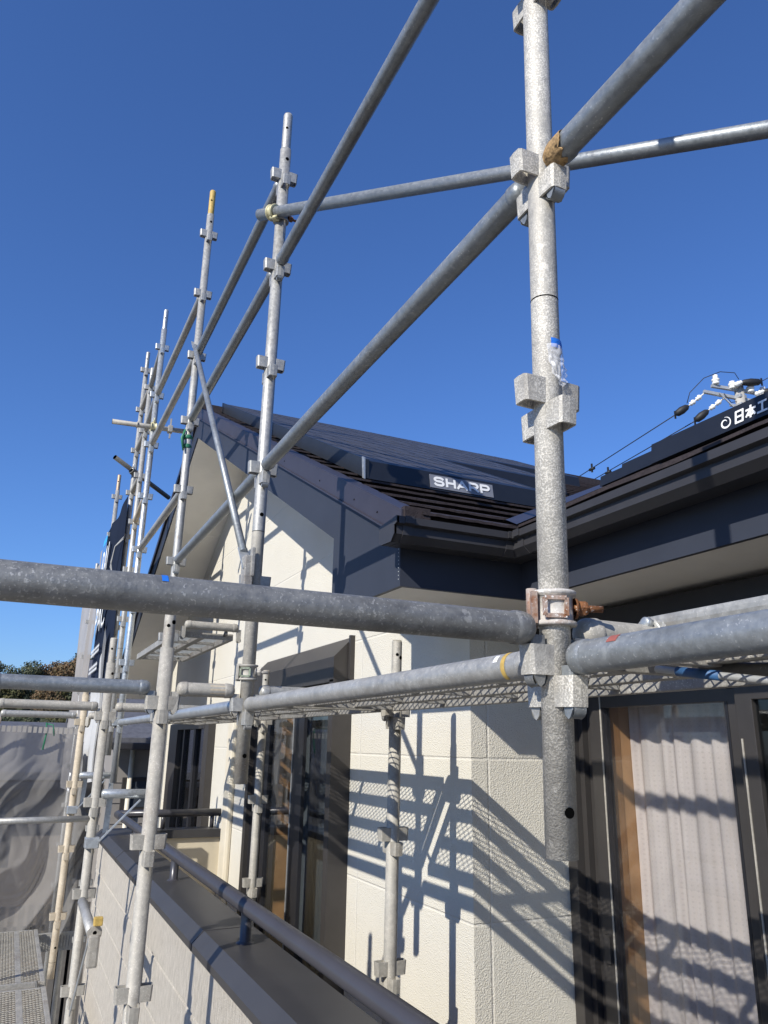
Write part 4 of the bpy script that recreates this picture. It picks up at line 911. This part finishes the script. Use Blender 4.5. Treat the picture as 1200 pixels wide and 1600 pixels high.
mb = MB(); x0, x1, y0, y1, z0, z1 = 1.891, 4.0, 7.0, 9.8, -1.95, .45
mb.face([(x0,y0,z0),(x1,y0,z0),(x1,y1,z0),(x0,y1,z0)]); mb.face([(x0,y0,z1),(x1,y0,z1),(x1,y1,z1),(x0,y1,z1)]); mb.face([(x1,y0,z0),(x1,y1,z0),(x1,y1,z1),(x1,y0,z1)]); mb.face([(x0,y0,z0),(x1,y0,z0),(x1,y0,z1),(x0,y0,z1)]); mb.face([(x0,y1,z0),(x1,y1,z0),(x1,y1,z1),(x0,y1,z1)])
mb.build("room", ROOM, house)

# balcony parapet ----------------------------------------------
ba = bpy.data.objects.new("balcony", None); COL.objects.link(ba); ba.parent = house; ba.location = Vector((.86, 4, -1.9))-house.location
YBA, YBB = -1.0, 6.98
mb = MB(); z = -.745
while z > GROUND:                       # lapped boards, each leaning out at its foot
    z2 = z-.225; mb.prism([(.766,YBA,z),(.755,YBA,z-.013),(.751,YBA,z2+.004),(.755,YBA,z2),(.766,YBA,z2)], (0,YBB-YBA,0)); z = z2
mb.box(.7655, .80, YBA, YBB, GROUND, -.745); mb.build("parapet_cladding", SIDING, ba)
mb = MB(); mb.box(.80, .955, YBA, YBB, -2.0, -.745); mb.box(.80, XG, YBB, YBB+.16, -2.0, -.745); mb.build("parapet_core", CREAMWALL, ba)
mb = MB(); cp = [(.738,-.768),(.738,-.742),(.782,-.701),(.978,-.698),(.978,-.745),(.972,-.745),(.972,-.704),(.786,-.708),(.744,-.746),(.744,-.768)]
mb.prism([(x,YBA,z) for x,z in cp], (0,YBB+.18-YBA,0)); mb.prism([(.979,YBB-.03,-.768),(.979,YBB-.03,-.705),(.979,YBB+.19,-.705),(.979,YBB+.19,-.768)], (XG-.98,0,0))
mb.build("coping", COPING, ba)
mb = MB()
for yy in (.9, 3.30, 5.72): mb.prism([(x-(.0018 if x < .8 else 0),yy,z+(.0018 if z > -.72 else 0)) for x,z in cp[:4]]+[(.979,yy,-.72),(.745,yy,-.76)], (0,.010,0))
mb.build("coping_joint", COPING, ba)
mb = MB(); mb.lathe((.88,1.62,-.580), (.88,7.02,-.580), [(-.001,.0001),(0,.026),(.003,.0285),(5.40,.0285)], 32); mb.tube((.88,7.02,-.578), (XG,7.02,-.578), .0305, 24); mb.build("handrail", RAIL, ba)
for yy in (1.62+.15, 3.06, 4.48, 5.92):
    mb = MB(); mb.lathe((.88,yy,-.70), (.88,yy,1), [(0,.034),(.004,.030),(.008,.0215),(.108,.0215)], 20); mb.build("rail_post", RAIL, ba)
for xx in (1.25, 1.66):
    mb = MB(); mb.tube((xx,7.02,-.70), (xx,7.02,-.58), .018, 14); mb.build("rail_post", RAIL, ba)
mb = MB(); mb.box(.955, XR, 2.865, 7.0, -2.05, -1.95); mb.build("balcony_floor", simple("grey_balcony_floor", (.25,.24,.22), .8), ba)

# ---------------------------------------------------------------- banner and sheets
def sheet_x(x, ya, yb, ztop, zbot, amp, seed, skew=0, nu=40, nv=40):
    """hanging sheet in a plane of constant x; ztop/zbot are functions of u"""
    rnd = random.Random(seed); ph = [rnd.uniform(0,6.28) for _ in range(6)]; vs = []
    for j in range(nv+1):
        for i in range(nu+1):
            u = i/nu; v = j/nv; y = ya+(yb-ya)*u; z = ztop(u)+(zbot(u)-ztop(u))*v
            d = amp*(math.sin(u*17+ph[0]+v*1.5)*.5+.5*math.sin(u*7+ph[1]+v*2)+.3*math.sin(v*9+u*5+ph[2]))
            vs.append((x+d, y+.3*d, z))
    mb = MB(); n_ = nu+1; mb.poly(vs, [(j*n_+i, j*n_+i+1, (j+1)*n_+i+1, (j+1)*n_+i) for j in range(nv) for i in range(nu)], 0, True); return mb
bn = thing("banner_sheet", "navy advertising banner tied to the far posts, white letters and sky blue dash", "banner", (.705, 8.2, 1.0))
sheet_x(.705, 7.36, 9.16, lambda u: 2.27+.025*math.sin(u*9), lambda u: .50-.03*u, .014, 2).build("cloth", BANNER, bn)
NB = (0,-1,0)
text_part("letters", "RAI", bn, (.668, 9.06, 1.68), NB, (0,0,1), .70, .33, WHITEINK, .2, .012)
text_part("letters", "PAC", bn, (.668, 9.02, 1.06), NB, (0,0,1), 1.15, .30, WHITEINK, .2, .012)
mb = MB(); mb.prism([(.668,9.12,2.10),(.668,8.74,2.10),(.668,8.72,2.17),(.668,9.10,2.17)], (-.002,0,0)); mb.build("blue_dash", simple("sky_blue_print", (.05,.42,.85), .5), bn)
mb = MB(); rl = random.Random(4)
for row, zz in ((0,.84),(1,.66)):
    y = 8.96
    while y > 8.15:
        wch = rl.uniform(.045,.075)
        for s_ in range(2): mb.prism([(.668,y,zz+s_*.045),(.668,y-wch,zz+s_*.045),(.668,y-wch,zz+s_*.045+.022),(.668,y,zz+s_*.045+.022)], (-.002,0,0))
        mb.prism([(.668,y-wch*.4,zz-.01),(.668,y-wch*.55,zz-.01),(.668,y-wch*.55,zz+.08),(.668,y-wch*.4,zz+.08)], (-.0012,0,0)); y -= wch+.04
mb.build("small_print", WHITEINK, bn)
mb = MB()
for k in range(2): mb.path([(.72,7.50,1.86-.02*k),(.66,7.60,1.78),(.645,7.66,1.64-.05*k),(.66,7.58,1.52),(.65,7.70+.05*k,1.40)], .006, 6)
mb.build("tie_cord", simple("grey_cord", (.35,.35,.34), .8), bn)
th = thing("hanging_sheet", "pale grey dust sheet hanging beyond the banner", "dust sheet", (.72, 10.3, .5))
sheet_x(.715, 9.42, 12.3, lambda u: 2.15, lambda u: -.6, .03, 5).build("cloth", cloth("pale_grey_dust_sheet", (.46,.43,.40), .12, .25, .4), th)
th = thing("white_sheet_strip", "white strip of sheet loose behind the greenish post", "dust sheet", (.70, 8.3, 0))
sheet_x(.69, 7.62, 8.7, lambda u: 1.02-.75*u, lambda u: -.35-.1*u, .03, 6).build("cloth", WHITEFILM, th)
# big see-through sheet across the end, gathered into diagonal folds
def end_sheet():
    nu, nv = 190, 170; vs = []
    for j in range(nv+1):
        for i in range(nu+1):
            u = i/nu; v = j/nv; x = -.75+1.60*u; z = .13+.025*noise.noise(Vector((u*6,0,2)))-.02*u-(1.90+.02*math.sin(u*23))*v
            s_ = u*1.25+v*.80+.10*noise.noise(Vector((u*2.5,v*2.5,5)))   # folds fan from the upper right to the lower left
            k = min(1, max(0, (v-.10)/.45)); k = k*k*(3-2*k)
            w_ = .22*noise.noise(Vector((u*3.1,v*2.2,7))); f1 = 1-2*abs(noise.noise(Vector(((s_+w_)*3.3,v*1.3,1.5)))); f2 = noise.noise(Vector(((s_+w_)*7.5,v*2.4,8.5)))+.55*(1-2*abs(noise.noise(Vector(((s_+w_)*14,v*3.5,2.5)))))
            cr = noise.noise(Vector((u*7,v*6,4)))*.022+abs(noise.noise(Vector((u*13+v*4,v*11,9))))*.022
            d = k*(.24*f1+.07*f2)+(1-k)*.04*math.sin(u*26+v*4)+cr
            vs.append((x+.04*k*f2, 8.50-d, z))
    mb = MB(); n_ = nu+1; mb.poly(vs, [(j*n_+i, j*n_+i+1, (j+1)*n_+i+1, (j+1)*n_+i) for j in range(nv) for i in range(nu)], 0, True); return mb
es = thing("mesh_sheet", "big see-through grey mesh sheet gathered in folds at the bottom left", "mesh sheet", (0, 8.42, -.8))
end_sheet().build("cloth", SHEET, es)
mb = MB()
for k in range(34): mb.box(-.73+k*.046, -.70+k*.046, 8.36, 8.372, .075-.001*k, .130-.001*k)
mb.build("gathered_hem", cloth("pale_hem", (.48,.45,.41), .15, .2, .3), es)
mb = MB(); mb.path([(.30,8.40,.15),(.31,8.38,.05),(.295,8.37,-.10)], .008, 6); mb.path([(.31,8.40,.14),(.36,8.36,.13),(.38,8.36,.03)], .006, 6); mb.build("green_tie", GREENTAPE, es)
th = thing("navy_banner_end", "crumpled navy banner end printed with a white letter between the lower posts", "banner", (.62, 8.2, -.2))
sheet_x(.60, 7.9, 8.36, lambda u: -.02-.1*u, lambda u: -.75+.2*u, .03, 9, 0, 16, 20).build("cloth", BANNER, th)
text_part("letters", "E", th, (.555, 8.28, -.47), NB, (0,0,1), .22, .17, WHITEINK, .1, .02)
mb = MB(); mb.prism([(.57,8.1,-.55),(.57,7.95,-.60),(.57,7.93,-.75),(.57,8.06,-.72)], (.004,0,0)); mb.build("purple_flap", simple("violet_blue_cloth", (.06,.06,.26), .7), th)

# ---------------------------------------------------------------- utility pole and wires behind the side roof
up_ = thing("utility_pole", "concrete power pole with white insulators rising behind the side roof", "utility pole", (18.4, 14.65, GROUND))
mb = MB(); mb.lathe((18.4,14.65,GROUND), (18.4,14.65,20), [(0,.20),(15.35,.135),(15.35,.0001)], 24); mb.build("shaft", CONCRETE, up_)
mb = MB(); mb.obox((17.55,14.90,10.44), (19.6,14.19,9.97+.24), .09, .09); mb.obox((17.36,15.04,10.27), (19.5,14.33,9.78+.18), .09, .09); mb.obox((18.45,14.45,9.85),(19.15,14.3,10.0), .05,.05); mb.build("crossarm", STEEL, up_)
def insulator(c, h=.30):
    mb = MB(); mb.lathe(c, Vector(c)+Vector((0,0,1)), [(0,.02),(.01,.10),(.06,.11),(.09,.06),(.12,.115),(.17,.115),(.20,.055),(.24,.085),(h,.075),(h+.01,.001)], 16); mb.build("pin_insulator", PORCELAIN, up_)
insulator((18.15,14.66,10.36), .24); insulator((18.92,14.39,9.98), .22); insulator((18.28,14.72,9.62), .2)
mb = MB(); mb.obox((18.05,14.74,9.86), (19.3,14.3,9.70), .07, .07); mb.bbox(18.26, 18.54, 14.52, 14.78, 10.08, 10.2, .02); mb.bbox(18.26, 18.54, 14.52, 14.78, 9.84, 9.92, .02); mb.build("pole_bracket", STEEL, up_)
mb = MB()
for (xa, ya, za) in ((17.9,14.78,10.22),(18.75,14.48,9.95)): mb.path([(xa,ya,za),(xa+.2,ya-.05,za-.28),(xa+.5,ya-.15,za-.2)], .012, 6)
mb.build("jumper_cable", SLEEVE, up_)
insulator((17.66,14.82,10.47)); insulator((18.64,14.45,10.26)); insulator((19.02,14.33,10.16))
def strain(p0, p1, p2):
    p0, p1, p2 = map(Vector, (p0, p1, p2)); d = (p1-p0).normalized(); L = (p1-p0).length
    mb = MB(); mb.tube(p0, p1, .025, 8); 
    for f_ in (.35, .75): mb.lathe(p0+d*L*f_-d*.09, p1, [(0,.001),(.01,.055),(.05,.08),(.08,.08),(.11,.05),(.15,.07),(.17,.06),(.18,.001)], 14)
    mb.build("strain_insulator", PORCELAIN, up_)
    mb = MB(); e = p2-p1; mb.path([p1, p1+e*.15, p1+e*.5, p1+e*.85, p2], [.03,.09,.12,.10,.03], 12); mb.obox(p2+Vector((0,0,.12)), p2-Vector((0,0,.12)), .03, .05, (1,0,0)); mb.build("sleeve", SLEEVE, up_)
mb = MB(); mb.obox((18.3,14.6,9.55),(17.75,14.82,10.22),.035,.035); mb.obox((18.5,14.6,9.55),(19.1,14.38,10.0),.035,.035); mb.build("arm_brace", STEEL, up_)
strain((17.39,15.06,10.22), (17.02,15.34,9.86), (16.69,15.58,9.59)); strain((17.96,14.86,10.1), (17.57,15.12,9.74), (17.25,15.38,9.42))
strain((18.1,14.5,10.42), (18.25,14.45,10.5), (18.85,14.2,10.55)); strain((18.75,14.4,10.2), (18.95,14.3,10.3), (19.4,14.1,10.3))
th = mb = MB(); mb.path([(16.95,15.33,9.92),(17.02,15.25,10.25),(17.32,14.94,10.66),(17.75,14.7,10.86),(18.12,14.5,10.82),(18.2,14.45,10.6)], .012, 6); mb.path([(18.9,14.2,10.6),(19.3,14.0,10.85),(19.8,13.8,10.8)], .012, 6); mb.build("jumper_cable", SLEEVE, up_)
def wire(label, a, b, sag=.0):
    a = Vector(a); b = Vector(b); pts = [a+(b-a)*i/12-Vector((0,0,4*sag*(i/12)*(1-i/12))) for i in range(13)]
    mb = MB(); mb.path(pts, .016, 6); o = mb.build("power_line", SLEEVE, None, a); tag(o, label, "power line", "power lines behind the roof")
    return a, b
d1 = Vector((.87,5.02,0)).normalized(); d2 = Vector((.65,4.52,0)).normalized()
wire("upper power line running down from the outer black sleeve", (16.69,15.58,9.59), Vector((16.69,15.58,9.59))+d1*42)
wire("second power line running down from the inner black sleeve", (17.25,15.38,9.42), Vector((17.25,15.38,9.42))+d2*42)
wire("short lower power line against the black panel skirt", (18.2,14.83,9.75), Vector((18.2,14.83,9.75))+d2*42)
for k, (c_, lb) in enumerate((((17.5,20.35,9.59),"upper"),((17.92,20.0,9.42),"second"),((18.55,17.2,9.72),"lower"))):
    mb = MB(); c_ = Vector(c_); mb.obox(c_-Vector((0,0,.16)), c_+Vector((0,0,.16)), .05, .05, (1,0,0)); mb.tube(c_-Vector((0,.12,.04)), c_+Vector((0,.12,-.04)), .055, 8)
    tag(mb.build("wire_spacer", SLEEVE, None, c_), "small black spacer clipped on the %s power line" % lb, "wire spacer", "wire spacers")

# ---------------------------------------------------------------- neighbours
def far_house(label, x0, x1, y0, y1, ztop, wallm, roofm, ridge='x', pitch=.45, wins=()):
    h = thing("neighbour_house", label, "house", ((x0+x1)/2, y0, GROUND), "houses beyond the scaffold")
    mb = MB(); mb.box(x0, x1, y0, y1, GROUND, ztop)
    o = .45
    if ridge == 'x':
        ym = (y0+y1)/2; zr_ = ztop+(ym-y0)*pitch
        mb.prism([(x0,y0,ztop),(x0,y1,ztop),(x0,ym,zr_)], (x1-x0,0,0)); rb_ = MB()
        for ya, sg in ((y0-o,1),(y1+o,-1)): rb_.prism([(x0-o,ya,ztop-o*pitch),(x0-o,ym,zr_),(x0-o,ym,zr_+.12),(x0-o,ya,ztop-o*pitch+.12)], (x1-x0+2*o,0,0))
    else:
        xm = (x0+x1)/2; zr_ = ztop+(xm-x0)*pitch
        mb.prism([(x0,y0,ztop),(x1,y0,ztop),(xm,y0,zr_)], (0,y1-y0,0)); rb_ = MB()
        for xa in (x0-o, x1+o): rb_.prism([(xa,y0-o,ztop-o*pitch),(xm,y0-o,zr_),(xm,y0-o,zr_+.12),(xa,y0-o,ztop-o*pitch+.12)], (0,y1-y0+2*o,0))
    zc_ = ztop-.12 if wallm is GREYWALL else GROUND
    while zc_ > GROUND+.3: mb.box(x0-.002, x1+.002, y0-.012, y0-.002, zc_-.012, zc_); zc_ -= .303
    mb.build("wall", wallm, h); rb_.build("roof", roofm, h)
    gm = MB(); gm.bbox(x0-.4, x1+.4, y0-.56, y0-.46, ztop-.24, ztop-.13, .02); gm.build("gutter", GUTTER, h)
    dm = MB(); dm.tube((x0+.25,y0-.06,GROUND), (x0+.25,y0-.06,ztop-.2), .04, 10); dm.build("downpipe", CREAM, h)
    for (xa, xb, za, zb) in wins:
        f_ = MB(); f_.bbox(xa-.06, xb+.06, y0-.05, y0-.001, za-.06, zb+.06, .01); fo = f_.build("window", FRAME, h)
        p_ = MB(); p_.box(xa, xb, y0-.056, y0-.051, za, zb); p_.build("pane", simple("dark_pane", (.05,.06,.075), .15), fo)
far_house("pale grey neighbour house seen between the posts over the balcony corner", 1.55, 9, 13.4, 20, .10, GREYWALL, SLATE, 'x', .4, ((1.75,2.2,-1.0,-.62),(3.2,4.2,-1.4,-.4)))
far_house("brown neighbour house showing through the mesh sheet", -5.5, 1.1, 15.0, 22, -.55, BROWNWALL, SLATE, 'x', .22, ((-.9,.1,-1.9,-1.0),(-2.8,-1.8,-1.9,-1.0)))
far_house("distant grey roofed house left of the brown one", -14, -7, 22, 30, -.2, GREYWALL, SLATE, 'y', .4, ((-11,-10,-2,-1),))
th = thing("garden_fence", "dark slatted garden fence behind the mesh sheet", "fence", (-2, 11.5, GROUND))
mb = MB(); 
for k in range(60): mb.box(-5+k*.11, -4.93+k*.11, 11.5, 11.53, GROUND, -2.0)
FENCEM = simple("weathered_fence_slats", (.11,.10,.09), .8, 0, .2); mb.build("slats", FENCEM, th); mb = MB(); [mb.box(-5, 1.6, 11.53, 11.57, zz, zz+.06) for zz in (-2.3, -4.0)]; mb.build("rail", FENCEM, th)

# ---------------------------------------------------------------- trees on the hill
def leafmat(name, cs):
    m, t, b = mat(name); oi = N(t, "ShaderNodeNewGeometry"); r_ = ramp(t, oi.outputs["Random Per Island"], [(i/(len(cs)-1), c) for i, c in enumerate(cs)])
    t.links.new(r_.outputs[0], b.inputs["Base Color"]); b.inputs["Roughness"].default_value = .7; b.inputs["Specular IOR Level"].default_value = .2; return m
LEAF = [leafmat("evergreen_leaves", [(.06,.074,.045),(.085,.098,.056),(.115,.118,.07)]), leafmat("russet_leaves", [(.15,.095,.05),(.19,.125,.068),(.12,.10,.055)]), leafmat("olive_leaves", [(.07,.075,.03),(.105,.10,.042),(.12,.10,.045)]), leafmat("bare_twigs", [(.14,.12,.10),(.17,.14,.11),(.12,.11,.08)])]  # leaf tones lightened, distance haze put into the colour
BARK = simple("bark", (.09,.07,.05), .9)
def tree(label, x, y, z, h, wd, kind, seed, nm, grp="trees on the far hill"):
    rnd = random.Random(seed); th = thing(nm, label, "tree", (x, y, z), grp)
    mb = MB(); mb.path([(x,y,z-.5),(x+.1,y,z+h*.3),(x-.1,y+.1,z+h*.65)], [h*.035,h*.025,h*.01], 8)
    cl = []
    for k in range(16):
        an = rnd.uniform(0,6.28); rr = wd*.5*math.sqrt(rnd.random())*.8; zz = z+h*(.28+.62*rnd.random()); rr *= math.sqrt(max(.1, 1-((zz-z)/h-.45)**2*2.6))
        c = Vector((x+math.cos(an)*rr, y+math.sin(an)*rr, zz)); cl.append((c, wd*rnd.uniform(.13,.24)))
        if k < 7: mb.path([(x,y,z+h*rnd.uniform(.25,.5)), c], [h*.012,h*.004], 6)
    mb.build("trunk", BARK, th)
    lf = MB()
    for c, r_ in cl:
        for _ in range(190):
            d = Vector((rnd.gauss(0,1),rnd.gauss(0,1),rnd.gauss(0,.8))).normalized()*r_*rnd.uniform(.55,1.1); p = c+d
            n_ = (d.normalized()+Vector((rnd.gauss(0,.5),rnd.gauss(0,.5),rnd.gauss(0,.5)))).normalized(); a_ = n_.orthogonal().normalized(); b_ = n_.cross(a_); s_ = rnd.uniform(.09,.22)*h/7
            lf.face([p-a_*s_-b_*s_*.6, p+a_*s_-b_*s_*.5, p+a_*s_*.7+b_*s_*.6, p-a_*s_*.8+b_*s_*.7])
    lf.build("crown", LEAF[kind], th)
TL = [("dark evergreen with rounded top at the left edge of the photo", -3.0, 158, 7.0, 6, 0, "evergreen_tree"),
      ("broad dark evergreen left of the middle of the hill crest", 1.0, 160, 6.8, 7, 0, "evergreen_tree"),
      ("bare greyish crown peeping between two evergreens on the crest", 3.6, 168, 6.2, 5, 3, "autumn_tree"),
      ("russet tree right of the bare crown on the crest", 5.6, 160, 6.4, 6.5, 1, "autumn_tree"),
      ("olive tree between the russet and the orange tree", 7.4, 162, 6.8, 6, 2, "broadleaf_tree"),
      ("orange brown tree on the crest beside the dust sheet", 9.4, 156, 7.4, 6.5, 1, "autumn_tree"),
      ("tallest dark tree on the crest next to the dust sheet", 11.6, 162, 9.0, 8, 0, "evergreen_tree"),
      ("evergreen hidden mostly behind the dust sheet", 16.0, 160, 9.0, 9, 0, "evergreen_tree"),
      ("golden green tree on the slope at the left edge", -1.2, 140, 6.4, 6, 2, "broadleaf_tree"),
      ("dark tree on the slope below the broad evergreen", 1.9, 142, 6.0, 6, 0, "evergreen_tree"),
      ("tawny tree on the slope below the russet one", 4.6, 138, 6.0, 5.5, 1, "autumn_tree"),
      ("olive tree on the slope below the orange one", 7.0, 142, 6.2, 6, 2, "broadleaf_tree"),
      ("dark slope tree nearest the dust sheet", 9.6, 138, 6.6, 6, 0, "evergreen_tree"),
      ("small olive tree at the foot of the hill at left", -1.6, 120, 5.4, 6, 2, "broadleaf_tree"),
      ("small evergreen at the foot of the hill, second from left", 1.2, 122, 5.6, 6, 0, "evergreen_tree"),
      ("pale tawny bush tree at the foot of the hill in the middle", 3.8, 118, 5.0, 6, 3, "autumn_tree"),
      ("golden tree at the foot of the hill near the dust sheet", 6.4, 121, 5.4, 6, 2, "broadleaf_tree"),
      ("outer evergreen left of the picture", -10.0, 156, 8, 8, 0, "evergreen_tree"),
      ("outer autumn tree left of the picture", -18.0, 156, 8, 8, 1, "autumn_tree")]
for i, (lb, x, y, h, wd, k, nm) in enumerate(TL): tree(lb, x, y, hill_z(x, y)-.9, h, wd, k, 20+i, nm)
